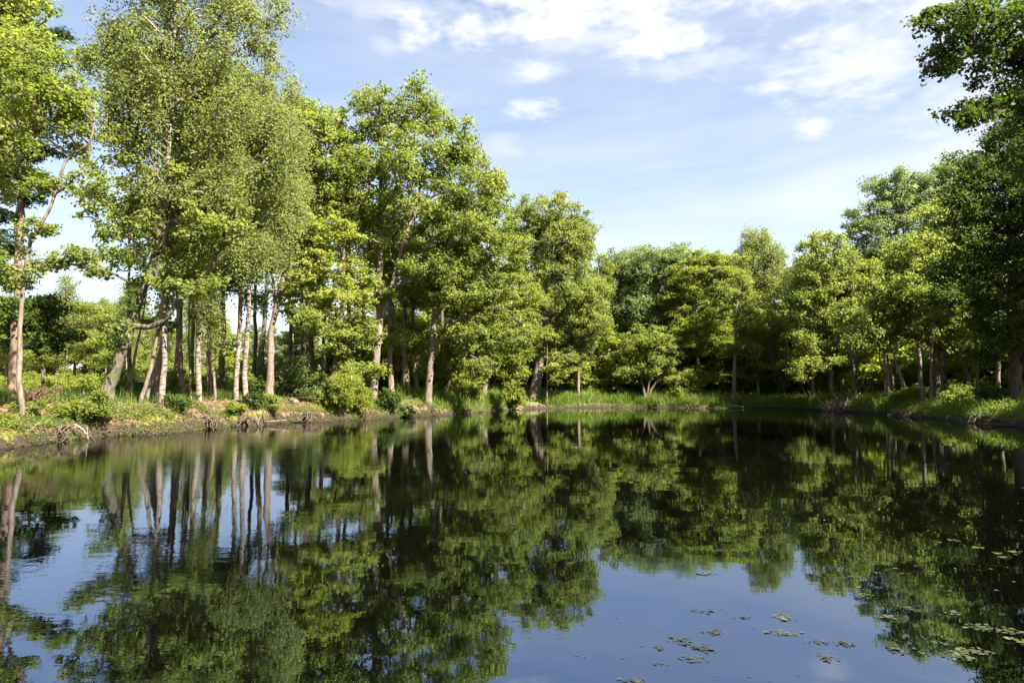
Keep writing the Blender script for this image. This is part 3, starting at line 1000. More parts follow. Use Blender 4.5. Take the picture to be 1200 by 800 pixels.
slim = [  # right-bank stems: trunk pixels, distance, radius, bark, crown, label
    ([(1003, 470), (1000, 430), (996, 390), (1000, 330)], 53.5, .14, 'dark', [(1000, 370, 24, 24)], 'dark stem leaning left beside the brush pile'),
    ([(1081, 474), (1079, 440), (1077, 385), (1075, 300)], 46, .15, 'birch', [(1075, 330, 26, 30)], 'white-spotted birch stem in the shade of the right bank'),
    ([(1092, 473), (1090, 440), (1092, 400), (1094, 330)], 45, .10, 'pale', [(1098, 350, 24, 26)], 'narrow stem next to the white-spotted birch'),
    ([(1106, 472), (1105, 430), (1104, 380), (1104, 290)], 50, .26, 'oak', [(1110, 300, 34, 36)], 'stout grey trunk behind the white-spotted birch'),
    ([(1139, 470), (1134, 440), (1120, 412), (1103, 388), (1095, 360)], 43, .12, 'dark', [(1100, 372, 22, 12), (1128, 395, 20, 12)], 'dark limb-like tree slanting steeply left'),
    ([(1148, 474), (1146, 440), (1144, 400), (1142, 320)], 42, .10, 'dark', [(1145, 340, 26, 30), (1150, 415, 16, 8)], 'thin dark stem right of the steeply slanting tree'),
    ([(1170, 468), (1169, 430), (1167, 380), (1168, 280)], 45, .16, 'pale', [(1165, 300, 34, 34), (1172, 410, 20, 14)], 'trunk with a sunlit patch left of the thick edge trunk'),
    ([(1122, 468), (1121, 430), (1120, 380), (1118, 300)], 52, .13, 'dark', [(1125, 320, 30, 30)], 'dark upright stem between stout grey trunk and slanting tree'),
]
for i, (tp_, D, r, bk, cr, lab) in enumerate(slim):
    px_tree('slim_tree', 'tree', lab, D, [tp_], r, cr, 'oak', 'oak', bk, seed=50 + i, limb_from=.45, dens=.9)
broken = [
    ([(1038, 466), (1037, 440), (1036, 413)], 49, .10, 'pale broken trunk, leftmost of the snapped group'),
    ([(1043, 467), (1041, 440), (1039, 416)], 49.6, .125, 'thick grey-brown snapped trunk in the middle of the broken group'),
    ([(1048, 466), (1046, 440), (1044, 420)], 50.4, .09, 'slim snapped trunk on the right of the broken group'),
    ([(1069, 472), (1060, 448), (1051, 425), (1046, 412), (1040, 408), (1034, 414)], 47.5, .08, 'long pale dead trunk leaning left against the broken group'),
    ([(1060, 468), (1056, 445), (1049, 424)], 49.2, .065, 'short pale dead stem leaning beside the long leaning one'),
    ([(1046, 472), (1041, 452), (1033, 430), (1030, 400)], 47.6, .06, 'dark thin dead stem crossing before the broken group'),
]
for i, (tp_, D, r, lab) in enumerate(broken):
    px_tree('dead_tree', 'dead tree', lab, D, [tp_], r, [], 'oak', 'oak', 'dead' if i != 5 else 'dark', seed=70 + i, taper=.6)

# ------------------------------------------------------------------ the woods behind: a few built, the rest copied
def proto_tree(name, H, r, crown, style, leaf, bark, seed, dens=1.0, a_mul=1.3, size=1.6, limb_from=.25):
    rng = np.random.default_rng(seed)
    st = dict(STYLE[style])
    root = thing(name, '-', 'tree', (0, 0, 0))
    lean = rng.uniform(-.05, .05, 2) * H
    tr = np.array([(0, 0, 0), (lean[0] * .2, lean[1] * .2, H * .3), (lean[0] * .8, lean[1] * .4, H * .65), (lean[0], lean[1], H * .93)])
    ells = []
    for (cx, cy, cz, rx, rz) in crown:
        ells.append((cx, cy, cz, rx, rx, rz))
    cl = sample_crown(ells, st, rng, dens, a_mul)
    V, Fq = grow_tree([tr], cl, st, rng, r, .3, limb_from, nside=8)
    obj('trunk', mesh_np(name + '_trunk', V, Fq, BARK[bark], True), root)
    V, Fq, ti = leaves(cl, st, rng, size)
    obj('crown', mesh_np(name + '_crown', V, Fq, LEAF[leaf], False, {'tint': ('FACE', ti)}), root)
    return root


PROTO = {
    'round': proto_tree('oak_tree', 15, .24, [(0, 0, 10.5, 3.4, 4.2), (1.8, .6, 7, 2.6, 2.6), (-1.8, -.5, 7.5, 2.6, 2.6), (0, 1.5, 5.2, 2.6, 1.8)], 'oak', 'oak', 'oak', 201),
    'tall': proto_tree('ash_tree', 17, .21, [(0, 0, 14, 2.0, 2.8), (.8, 0, 11, 2.4, 2.6), (-.8, .6, 8.2, 2.4, 2.4), (.3, -.6, 5.8, 2.0, 1.6)], 'oak', 'olive', 'pale', 202),
    'birch': proto_tree('birch_tree', 15.5, .13, [(0, 0, 13, 1.5, 2.8), (.3, 0, 9.5, 2.0, 3.0), (-.3, 0, 6.5, 1.5, 2.0)], 'birch', 'birch', 'birch', 203, size=1.9),
    'low': proto_tree('beech_tree', 12, .18, [(0, 0, 8.2, 2.8, 3.4), (1.8, 0, 5, 2.4, 1.6), (-1.7, .8, 4.4, 2.4, 1.6), (0, -1.5, 3.2, 2.6, 1.4)], 'beech', 'oak', 'dark', 204, limb_from=.1),
    'sapling': proto_tree('sapling', 5, .05, [(0, 0, 3.6, 1.4, 1.4), (.6, .3, 2.3, 1.3, .8), (-.6, -.3, 1.9, 1.2, .8)], 'beech', 'oak', 'dark', 205, a_mul=.8, size=1.3, limb_from=.1),
}
PROTO['young'] = proto_tree('young_tree', 7, .07, [(0, 0, 5.2, 1.7, 1.7), (.9, .3, 3.2, 1.7, 1.2), (-.9, -.4, 2.6, 1.7, 1.1), (.2, -.7, 1.5, 1.6, .8)], 'beech', 'lime', 'pale', 206, a_mul=.85, size=1.4, limb_from=.08)
PROTO['thicket'] = proto_tree('thicket_bush', 4.4, .06, [(0, 0, 2.6, 3.0, 1.8), (2.2, .5, 1.6, 2.0, 1.3), (-2.2, -.5, 1.7, 2.2, 1.4), (0, 0, 1.0, 2.8, .8)], 'oak', 'oak', 'dark', 207, a_mul=1.2, size=1.9, limb_from=.02)
used = set()


def place(kind, x, y, label, group, scale, rng, sz=1.0):
    loc = (x, y, gz(x, y) - .03)
    rz = rng.uniform(0, 6.28)
    s = (scale, scale, scale * sz)
    if kind not in used:
        used.add(kind)
        r = PROTO[kind]
        r.location, r.rotation_euler, r.scale = loc, (0, 0, rz), s
        r['label'], r['group'] = label, group
        return r
    return copy_tree(PROTO[kind], loc, rz, s, label, group)


def scatter(pts_px, kinds, labels, group, smin, smax, seed):
    rng = np.random.default_rng(seed)
    for (px, D) in pts_px:
        k = kinds[int(rng.integers(0, len(kinds)))]
        x = (px - 600) / 800 * D
        if pond_sd([(x, D)])[0] < 2.0:
            continue
        if 1022 < px < 1090 and D < 53:
            continue
        place(k, x, D, labels[k], group, rng.uniform(smin, smax), rng)


W_LAB = {'round': 'round-crowned oak deep in the wood behind the far bank', 'tall': 'tall pale-barked ash deep in the wood behind the far bank',
         'birch': 'narrow birch deep in the wood behind the far bank', 'low': 'low-branched dark beech deep in the wood behind the far bank',
         'sapling': 'leafy sapling in the shade under the trees behind the far bank'}
R_LAB = {k: v.replace('behind the far bank', 'behind the right bank').replace('far bank', 'right bank') for k, v in W_LAB.items()}
L_LAB = {'round': 'round oak in the distant treeline across the hay meadow', 'tall': 'tall ash in the distant treeline across the hay meadow',
         'birch': 'pale birch in the distant treeline across the hay meadow', 'low': 'low bushy beech in the distant treeline across the hay meadow'}
rg = np.random.default_rng(77)
# far wood: rows behind the far bank
row1 = [(px + rg.uniform(-8, 8), rg.uniform(73, 78)) for px in range(690, 960, 26)]
row2 = [(px + rg.uniform(-8, 8), rg.uniform(80, 86)) for px in range(600, 1000, 24)]
row3 = [(px + rg.uniform(-8, 8), rg.uniform(92, 104)) for px in range(540, 1010, 17)]
scatter(row1, ['round', 'birch', 'tall', 'low'], W_LAB, 'trees in the wood behind the far bank', .72, .9, 1)
scatter(row2, ['round', 'tall', 'low', 'birch'], W_LAB, 'trees in the wood behind the far bank', .95, 1.12, 2)
scatter(row3, ['low', 'low', 'round'], W_LAB, 'trees in the wood behind the far bank', .95, 1.1, 3)
scatter([(px + rg.uniform(-8, 8), rg.uniform(72, 88)) for px in range(590, 960, 8)], ['sapling'], W_LAB, 'saplings behind the far bank', .7, 1.1, 4)
# behind the oaks in the middle
scatter([(px + rg.uniform(-8, 8), rg.uniform(62, 72)) for px in range(520, 680, 26)], ['round', 'low', 'tall'], W_LAB, 'trees in the wood behind the far bank', .75, .95, 5)
M_LAB = {'round': 'round oak standing in the second row behind the tallest oak', 'low': 'low-branched beech in the second row behind the tallest oak', 'tall': 'tall ash in the second row behind the tallest oak',
         'young': 'young bright-leaved tree in the second row behind the tallest oak', 'birch': 'narrow birch in the second row behind the tallest oak'}
scatter([(px + rg.uniform(-6, 6), rg.uniform(56, 74)) for px in (452, 480, 508, 530, 548, 566, 584)], ['round', 'low', 'low'], M_LAB, 'trees in the second row of the left wood', .75, .95, 21)
scatter([(px + rg.uniform(-6, 6), rg.uniform(50, 62)) for px in (268, 346, 392, 420, 445, 470, 500, 520, 545)], ['young'], M_LAB, 'young trees in the second row of the left wood', .8, 1.2, 22)
scatter([(px + rg.uniform(-6, 6), rg.uniform(60, 80)) for px in (150, 188, 222, 252, 366)], ['birch'], M_LAB, 'trees in the second row of the left wood', .6, .8, 23)
# right wood
rr1 = [(px + rg.uniform(-8, 8), rg.uniform(60, 66)) for px in range(960, 1190, 30)]
rr2 = [(px + rg.uniform(-8, 8), rg.uniform(48, 54)) for px in range(1090, 1300, 34)]
rr3 = [(px + rg.uniform(-8, 8), rg.uniform(72, 80)) for px in range(960, 1230, 18)]
scatter(rr1, ['round', 'tall', 'low'], R_LAB, 'trees in the wood behind the right bank', .8, .95, 6)
scatter(rr2, ['round', 'low'], R_LAB, 'trees in the wood behind the right bank', .75, .9, 7)
scatter(rr3, ['low', 'low', 'round'], R_LAB, 'trees in the wood behind the right bank', .9, 1.1, 8)
scatter([(px + rg.uniform(-8, 8), rg.uniform(46, 62)) for px in range(965, 1240, 9)], ['sapling'], R_LAB, 'saplings behind the right bank', .6, 1.0, 9)
for (x, y, k, h) in ((28, 27, 'round', 1.0), (31.5, 33, 'tall', 1.0), (34, 38.5, 'round', .95), (30, 21, 'round', 1.05), (26.5, 15.5, 'low', 1.1), (36, 29, 'tall', 1.05), (38, 44, 'low', 1.1)):  # unseen trees outside the frame, added to cast shade on the right bank
    place(k, x, y, R_LAB[k], 'trees in the wood behind the right bank', h, rg)
# treeline beyond the meadow on the left
scatter([(px + rg.uniform(-8, 8), rg.uniform(78, 86)) for px in range(-30, 150, 22)], ['round', 'tall', 'low', 'birch'], L_LAB, 'trees across the hay meadow', .72, .92, 10)
scatter([(px + rg.uniform(-8, 8), rg.uniform(92, 104)) for px in range(-40, 190, 14)], ['low', 'low', 'round'], L_LAB, 'trees across the hay meadow', .85, 1.0, 11)
scatter([(px + rg.uniform(-6, 6), rg.uniform(118, 135)) for px in range(-60, 600, 20)], ['thicket'], {'thicket': 'broad distant bush closing the horizon behind the left wood'},
        'distant bushes behind the left wood', .8, 1.15, 13)
scatter([(px + rg.uniform(-6, 6), rg.uniform(104, 112)) for px in range(590, 960, 26)], ['thicket'], {'thicket': 'broad bush in the dark at the back of the far wood'},
        'bushes at the back of the far wood', .9, 1.2, 14)
scatter([(px + rg.uniform(-6, 6), rg.uniform(84, 92)) for px in range(950, 1260, 26)], ['thicket'], {'thicket': 'broad bush in the dark at the back of the right wood'},
        'bushes at the back of the right wood', .9, 1.2, 15)
scatter([(px + rg.uniform(-5, 5), rg.uniform(69, 75)) for px in (600, 668, 682, 706, 728, 748, 772, 794, 828, 842, 868, 884, 904, 918, 932, 946)], ['young'],
        {'young': 'young bright-leaved tree filling the edge of the far wood'}, 'young trees along the far bank', .8, 1.25, 16)
scatter([(px + rg.uniform(-5, 5), rg.uniform(53, 60)) for px in (990, 1015, 1068, 1120, 1140, 1160, 1205)], ['young'],
        {'young': 'young bright-leaved tree between the trunks of the right wood'}, 'young trees in the right wood', .7, 1.0, 17)
scatter([(px + rg.uniform(-5, 5), rg.uniform(150, 175)) for px in range(170, 560, 15)], ['round', 'low', 'tall'], L_LAB, 'trees across the hay meadow', .8, 1.0, 12)
# stems standing farther back in the left wood
for i, (px, D, topy, r, bk) in enumerate([(150, 40, 240, .14, 'dark'), (205, 44, 220, .15, 'pine'), (224, 46, 230, .16, 'dark'), (296, 45, 220, .15, 'dark'),
                                          (338, 44, 210, .15, 'dark'), (352, 48, 230, .17, 'dark'), (378, 46, 220, .16, 'dark'), (408, 48, 230, .18, 'dark'),
                                          (425, 52, 240, .2, 'dark'), (450, 54, 260, .2, 'dark'), (516, 52, 270, .18, 'dark'), (555, 58, 290, .2, 'dark')]):
    H0 = 457 - topy
    px_tree('background_tree', 'tree', 'thin dark trunk far back in the wood on the left bank', D,
            [[(px, 460), (px + 2, 400), (px + 1, 330), (px + 4, topy)]], r, [(px + 4, topy + 10, 32, 36), (px - 8, topy + 55, 28, 26)],
            'oak', 'oak', bk, group='thin trunks far back in the left wood', seed=90 + i, limb_from=.5, dens=.7, size=1.25, twigs=0)


# ------------------------------------------------------------------ bushes and low plants
def shore_D(px):
    sp_ = np.array(shore_px, float)
    return float(ground_hit(px, np.interp(px, sp_[:, 0], sp_[:, 1]))[1]) if px >= 0 else 19.5


def px_bush(name, cat, label, px, D, w_px, h_px, leaf, seed, group=None, flat=.8, a=.3, L=.11, W=.075, cover=1.5, stems=6, dx=0.0, dens=1.0):
    rng = np.random.default_rng(400 + seed)
    st = dict(STYLE['bush'])
    st.update(a=a, flat=flat, L=L, W=W, cover=cover)
    D = max(D, shore_D(px) + .3)
    k = D / 800
    x = (px - 600) / 800 * D
    base = np.array((x, D, gz(x, D)))
    rx, hz = w_px * k, h_px * k
    ells = [(0, 0, hz * .5, rx, rx * .8, hz * .5), (rx * .35 * (rng.random() - .5), 0, hz * .62, rx * .6, rx * .6, hz * .42),
            (-rx * .4, -.1, hz * .36, rx * .6, rx * .5, hz * .32), (rx * .4, .1, hz * .36, rx * .6, rx * .5, hz * .32)]
    for _ in range(5):
        ells.append((rng.normal(0, rx * .6), rng.normal(0, rx * .3), hz * rng.uniform(.3, 1.0), rx * .28, rx * .28, hz * rng.uniform(.15, .35)))
    cl = sample_crown([(e[0], e[1], e[2] + .4, *e[3:]) for e in ells], st, rng, dens * .85)
    cl[:, 2] -= .4
    cl[:, 2] = np.maximum(cl[:, 2], .06)
    root = thing(name, label, cat, base, group)
    mb = MB()
    for s in range(stems):
        c = cl[int(rng.integers(0, len(cl)))]
        b = np.array((rng.uniform(-.12, .12), rng.uniform(-.1, .1), -.05))
        m_ = (b + c[:3]) * .5 + np.array((0, 0, .12 * hz)) + rng.standard_normal(3) * .03
        V, Fq = tube(resample([b, m_, c[:3]], .15), np.linspace(.018, .006, len(resample([b, m_, c[:3]], .15))), 4, 0, rng)
        mb.add(V, Fq)
    V, Fq = mb.get()
    obj('stems', mesh_np(name + '_stems', V, Fq, BARK['dark'], True), root)
    V, Fq, ti = leaves(cl, st, rng)
    obj('foliage', mesh_np(name + '_foliage', V, Fq, LEAF[leaf], False, {'tint': ('FACE', ti)}), root)
    return root


px_bush('bush', 'bush', 'large round yellow-green bush at the water edge left of the tallest oak', 404, 37.6, 32, 42, 'lime', 1, a=.34)
px_bush('bush', 'bush', 'small grey-green bush on the left flank of the large round bush', 382, 38.0, 14, 24, 'olive', 2, a=.24)
px_bush('bush', 'bush', 'leafy green bush overhanging the water below the ivy-grown leaning oak', 113, 24.4, 23, 33, 'oak', 3, a=.2, L=.09, W=.065)
px_bush('bush', 'bush', 'yellow-green bush left of the overhanging green one', 82, 23.6, 14, 18, 'lime', 4, a=.18, L=.08, W=.06)
px_bush('dry_shrub', 'shrub', 'reddish-brown dry shrub behind the slender alder foot', 42, 23.2, 18, 20, 'red', 5, a=.14, L=.05, W=.035, cover=.7, stems=14)
px_bush('shrub', 'shrub', 'small green shrub around the slender alder foot', 33, 22.3, 16, 13, 'oak', 6, a=.14, L=.06, W=.045)
px_bush('shrub', 'shrub', 'low yellowish plant at the left edge of the water', 12, 20.6, 14, 10, 'lime', 7, a=.13, L=.06, W=.045)
px_bush('shrub', 'shrub', 'dark green shrub at the foot of the bright white birch', 211, 26.8, 15, 19, 'dark', 8, a=.18, L=.07, W=.05)
px_bush('shrub', 'shrub', 'bright yellow-green plant tuft in the middle of the left bank edge', 279, 29.8, 11, 13, 'lime', 9, a=.16, L=.08, W=.05)
px_bush('fern', 'fern', 'green fern at the bank edge below the forked pale trunk', 316, 30.6, 15, 18, 'oak', 10, a=.2, L=.12, W=.04)
px_bush('shrub', 'shrub', 'thin dark shrub growing on the bank before the forked pale trunk', 302, 30.0, 7, 34, 'dark', 11, a=.18, cover=1.0)
px_bush('bush', 'bush', 'large pale grey-green bush behind the forked pale trunk', 345, 40, 22, 46, 'olive', 12, a=.36, L=.12)
px_bush('bush', 'bush', 'dark green bush between the tallest oak and the next trunks', 455, 38.6, 15, 24, 'dark', 13, a=.26)
px_bush('reed_plant', 'reeds', 'bright upright reed plant at the water edge right of the round bush', 430, 38.0, 6, 17, 'lime', 14, a=.2, L=.3, W=.03, flat=1.8)
px_bush('bush', 'bush', 'olive bush hanging over the bank right of the tallest oak foot', 473, 40.3, 14, 17, 'olive', 15, a=.22)
px_bush('bush', 'bush', 'bright yellow-green bush at the far water edge below the brightest tree', 806, 66.6, 23, 32, 'lime', 16, a=.5, L=.17, W=.12)
px_bush('bush', 'bush', 'light bush on the far bank left of the massive leaning trunk', 598, 56.4, 14, 24, 'lime', 17, a=.42, L=.16, W=.11)
px_bush('bush', 'bush', 'green bush on the far bank between bent alder and striped trunk', 550, 51.5, 15, 22, 'oak', 18, a=.38, L=.15, W=.1)
px_bush('bush', 'bush', 'shaded green bush below the thick trunk at the right edge', 1125, 41.5, 26, 24, 'oak', 19, a=.32, L=.13)
px_bush('bush', 'bush', 'dark bush at the water edge under the right-hand trunk with sunlit patch', 1172, 38.0, 26, 22, 'dark', 20, a=.3, L=.13)
px_bush('bush', 'bush', 'light green leafy plants around the white-spotted birch foot', 1063, 46.6, 22, 20, 'oak', 21, a=.3, L=.13)
for i, (px, D, w_, h_, lf) in enumerate([(165, 33, 22, 18, 'dark'), (225, 38, 16, 22, 'oak'), (250, 40, 18, 26, 'oak'), (285, 42, 16, 30, 'oak'), (325, 46, 18, 36, 'olive'), (372, 47, 20, 36, 'oak'),
                                         (400, 50, 20, 34, 'olive'), (425, 52, 20, 40, 'olive'), (447, 50, 20, 32, 'oak'), (470, 52, 22, 34, 'oak'), (497, 52, 20, 34, 'dark'), (520, 56, 18, 36, 'oak'),
                                         (200, 43, 18, 28, 'oak'), (140, 40, 18, 30, 'oak'), (305, 52, 18, 44, 'oak'), (350, 56, 20, 40, 'oak')]):
    px_bush('bush', 'bush', 'soft green understorey bush among the trunks of the left wood', px, D, w_, h_, lf, 30 + i, group='understorey bushes of the left wood', a=.42, L=.15, W=.1, dens=.9)
for i, px in enumerate(range(-10, 150, 16)):
    px_bush('bush', 'bush', 'sunlit yellow-green bush along the far side of the hay meadow', px, 66 + (i * 37 % 7), 15, 15 + (i * 5 % 9), 'lime' if i % 3 else 'oak', 60 + i,
            group='bushes across the hay meadow', a=.5, L=.18, W=.12)


# ------------------------------------------------------------------ grass and leaf litter (uncountable)
def blades(name, P, hmin, hmax, width, leaf, seed, lean=.35):
    rng = np.random.default_rng(seed)
    n = len(P)
    z, _ = terrain(P[:, 0], P[:, 1])
    base = np.stack([P[:, 0], P[:, 1], z - .02], 1)
    h = hmin + (hmax - hmin) * rng.random(n) ** 1.6
    h = h * (0.5 + 0.9 * np.clip(vnoise(P[:, 0], P[:, 1], 1.1, seed) + .5, 0, 1) * 1.2)
    a = rng.uniform(0, 2 * math.pi, n)
    u = np.stack([np.cos(a), np.sin(a), np.zeros(n)], 1)
    f = np.stack([-np.sin(a), np.cos(a), np.zeros(n)], 1)
    ln = rng.uniform(.1, 1, n)[:, None] * lean * h[:, None]
    up = np.array((0, 0, 1.0))
    wd = (width * rng.uniform(.6, 1.4, n))[:, None]
    mid = base + up * (h * .6)[:, None] + f * ln * .35
    tip = base + up * h[:, None] + f * ln
    V = np.stack([base - u * wd * .4, base + u * wd * .4, mid + u * wd * .5, tip, mid - u * wd * .5], 1)
    # two faces per blade: lower quad, upper quad pinched to the tip
    V = np.concatenate([V, tip[:, None, :] + u[:, None, :] * wd[:, None, :] * .06], 1).reshape(-1, 3)
    k = np.arange(n)[:, None] * 6
    Fq = np.concatenate([k + np.array([[0, 1, 2, 4]]), k + np.array([[4, 2, 5, 3]])], 0)
    ti = np.clip(.5 + vnoise(P[:, 0], P[:, 1], 2.0, seed + 1) * .7 + rng.normal(0, .15, n), 0, 1)
    o = obj(name, mesh_np(name, V, Fq, LEAF[leaf], False, {'tint': ('FACE', np.concatenate([ti, ti]))}))
    tag(o, kind='stuff')
    return o


def scatter_ground(n, test, x0, x1, y0, y1, seed):
    rng = np.random.default_rng(seed)
    P = np.stack([rng.uniform(x0, x1, n), rng.uniform(y0, y1, n)], 1)
    sd = pond_sd(P)
    keep = test(P, sd, rng.random(n))
    return P[keep]


P = scatter_ground(230000, lambda p, s, r: (s > .04) & (s < 7.5) & (p[:, 1] > 46) & (r < np.clip(1.25 - s / 7, .15, 1)) & (vnoise(p[:, 0], p[:, 1], 2.6, 8) > -.27), -8, 28, 46, 75, 5)
tag(blades('grass', P, .3, .95, .028, 'grass', 6, .75), 'tall fresh green grass along the far bank')
P = scatter_ground(26000, lambda p, s, r: (s > .1) & (s < 5) & (p[:, 1] > 46) & (vnoise(p[:, 0], p[:, 1], 2.1, 71) > .0), -8, 28, 46, 75, 72)
tag(blades('grass', P, .5, 1.35, .02, 'birch', 73, .6), 'paler taller stems among the far bank grass')
P = scatter_ground(110000, lambda p, s, r: (s > .08) & (s < 6) & (p[:, 1] < 54) & (r < .9 - s / 8) & (vnoise(p[:, 0], p[:, 1], 1.8, 9) > -.1), 20, 40, 24, 54, 7)
tag(blades('grass', P, .2, .75, .02, 'grass', 8, .75), 'shaded grass and herbs along the right bank')
P = scatter_ground(90000, lambda p, s, r: (s > .45) & (s < 12) & (vnoise(p[:, 0], p[:, 1], 1.5, 10) > .16 - s * .02), -32, -1, 17, 50, 9)
tag(blades('grass', P, .10, .38, .016, 'grass', 10), 'thin grass and herbs on the left bank')
P = scatter_ground(90000, lambda p, s, r: (s > 2.2) & (s < 8.5) & (p[:, 0] < -13.5) & (vnoise(p[:, 0], p[:, 1], 1.4, 51) > -.2), -32, -13, 20, 44, 11)
tag(blades('grass', P, .12, .6, .013, 'dark', 12, .8), 'dark tall grass behind the left bank')
P = scatter_ground(50000, lambda p, s, r: (s > 9), -75, -12, 40, 76, 13)
tag(blades('meadow_grass', P, .15, .4, .05, 'grass', 14), 'short meadow grass beyond the left bank')


def litter(name, P, size, leaf, seed, lift=.01):
    rng = np.random.default_rng(seed)
    n = len(P)
    z, _ = terrain(P[:, 0], P[:, 1])
    C = np.stack([P[:, 0], P[:, 1], z + lift + rng.uniform(0, .03, n)], 1)
    nr = unit(np.array((0, 0, 1.0)) + rng.standard_normal((n, 3)) * .45)
    r = rng.standard_normal((n, 3))
    ax = unit(r - (r * nr).sum(1, keepdims=True) * nr)
    bx = np.cross(nr, ax)
    s = size * rng.uniform(.6, 1.4, n)[:, None]
    V = np.stack([C - ax * s * .5, C - bx * s * .32, C + ax * s * .5, C + bx * s * .32], 1).reshape(-1, 3)
    o = obj(name, mesh_np(name, V, np.arange(n * 4).reshape(n, 4), LEAF[leaf], False, {'tint': ('FACE', rng.random(n))}))
    return tag(o, kind='stuff')


P = scatter_ground(150000, lambda p, s, r: (s > .2) & (s < 6) & (r < 1.1 - s / 9), -30, -1, 17, 50, 15)
tag(litter('fallen_leaves', P, .09, 'litter', 16), 'brown fallen leaves covering the left bank')
P = scatter_ground(30000, lambda p, s, r: (s > .2) & (s < 7), 16, 40, 20, 62, 17)
tag(litter('fallen_leaves', P, .11, 'litter', 18), 'brown fallen leaves on the right bank')


def undergrowth(P, size, hmax, leaf, seed, label):
    rng = np.random.default_rng(seed)
    k = 9
    Q = np.repeat(P, k, 0)
    n = len(Q)
    hh = np.repeat(rng.uniform(.25, 1, len(P)) * hmax, k)
    Q = Q + rng.standard_normal((n, 2)) * (.10 + .25 * hh[:, None])
    z, sd = terrain(Q[:, 0], Q[:, 1])
    C = np.stack([Q[:, 0], Q[:, 1], np.maximum(z, .03) + hh * rng.random(n) ** .7], 1)
    nr = unit(np.array((0, -.25, 1.0)) + rng.standard_normal((n, 3)) * .6)
    r = rng.standard_normal((n, 3))
    ax = unit(r - (r * nr).sum(1, keepdims=True) * nr)
    bx = np.cross(nr, ax)
    s = size * rng.uniform(.6, 1.4, n)[:, None]
    V = np.stack([C - ax * s * .5, C - bx * s * .36, C + ax * s * .5, C + bx * s * .36], 1).reshape(-1, 3)
    ti = np.clip(np.repeat(rng.normal(.5, .2, len(P)), k) + rng.normal(0, .12, n), 0, 1)
    o = obj('undergrowth', mesh_np('undergrowth', V, np.arange(n * 4).reshape(n, 4), LEAF[leaf], False, {'tint': ('FACE', ti)}))
    return tag(o, label, kind='stuff')


P = scatter_ground(26000, lambda p, s, r: (s > .25) & (s < 14) & (vnoise(p[:, 0], p[:, 1], 1.7, 31) > .16 - .014 * s) & (r < .8), -34, -1, 17, 54, 32)
undergrowth(P, .075, .42, 'oak', 33, 'low leafy undergrowth on the left bank')
P = scatter_ground(50000, lambda p, s, r: (s > -.05) & (s < 1.0) & (vnoise(p[:, 0], p[:, 1], .9, 35) > -.06), -22, -1, 17, 52, 36)
undergrowth(P, .06, .26, 'oak', 37, 'creeping green plants along the cut left bank edge')
P = scatter_ground(22000, lambda p, s, r: (s > .2) & (s < 9) & (vnoise(p[:, 0], p[:, 1], 1.7, 41) > -.06), 18, 42, 22, 62, 42)
undergrowth(P, .09, .55, 'oak', 43, 'low leafy undergrowth on the right bank')
P = scatter_ground(60000, lambda p, s, r: (s > -.05) & (s < .75) & (vnoise(p[:, 0], p[:, 1], .8, 55) > -.12), -22, -1, 17, 52, 56)
undergrowth(P, .055, .30, 'dark', 57, 'dark ragged weeds hanging over the left bank edge')
P = scatter_ground(9000, lambda p, s, r: (s > .1) & (s < 5) & (vnoise(p[:, 0], p[:, 1], 1.9, 58) > .08), -6, 28, 50, 74, 59)
undergrowth(P, .13, .9, 'oak', 60, 'leafy weeds in patches among the far bank grass')
P = scatter_ground(22000, lambda p, s, r: (s > 1.5) & (s < 24), -6, 36, 54, 92, 45)
undergrowth(P, .16, .8, 'oak', 46, 'leafy undergrowth on the floor of the far wood')


# ------------------------------------------------------------------ dead wood, roots and stones
def px_log(name, cat, label, D, pix, r, bark='dead', r1=None, branches=(), seed=0, rest=False):
    rng = np.random.default_rng(600 + seed)
    if D is None:                                   # lies at the water line: the lowest point touches the water
        low = max(pix, key=lambda q: q[1])
        D = float(ground_hit(low[0], low[1], .01)[1])
    A = np.array([ray_at(p[0], p[1], D + (p[2] if len(p) > 2 else 0)) for p in pix])
    if rest:
        A[:, 2] = [gz(q[0], q[1]) + r * .7 for q in A]
    base = A[0].copy()
    Pn = resample(A - base, .12)
    Pn = Pn + np.cumsum(rng.standard_normal(Pn.shape) * .004, 0)
    R = np.linspace(r, r1 if r1 else r * .45, len(Pn)) * (1 + .1 * rng.standard_normal(len(Pn)))
    mb = MB()
    V, Fq = tube(Pn, R, 8, .08, rng)
    mb.add(V, Fq)
    for b in branches:
        B = np.array([ray_at(p[0], p[1], D + (p[2] if len(p) > 2 else 0)) for p in b]) - base
        B = resample(B, .12)
        V, Fq = tube(B, np.linspace(r * .55, r * .2, len(B)), 6, .08, rng)
        mb.add(V, Fq)
    V, Fq = mb.get()
    o = obj(name, mesh_np(name, V, Fq, BARK[bark], True), loc=base)
    return tag(o, label, cat)


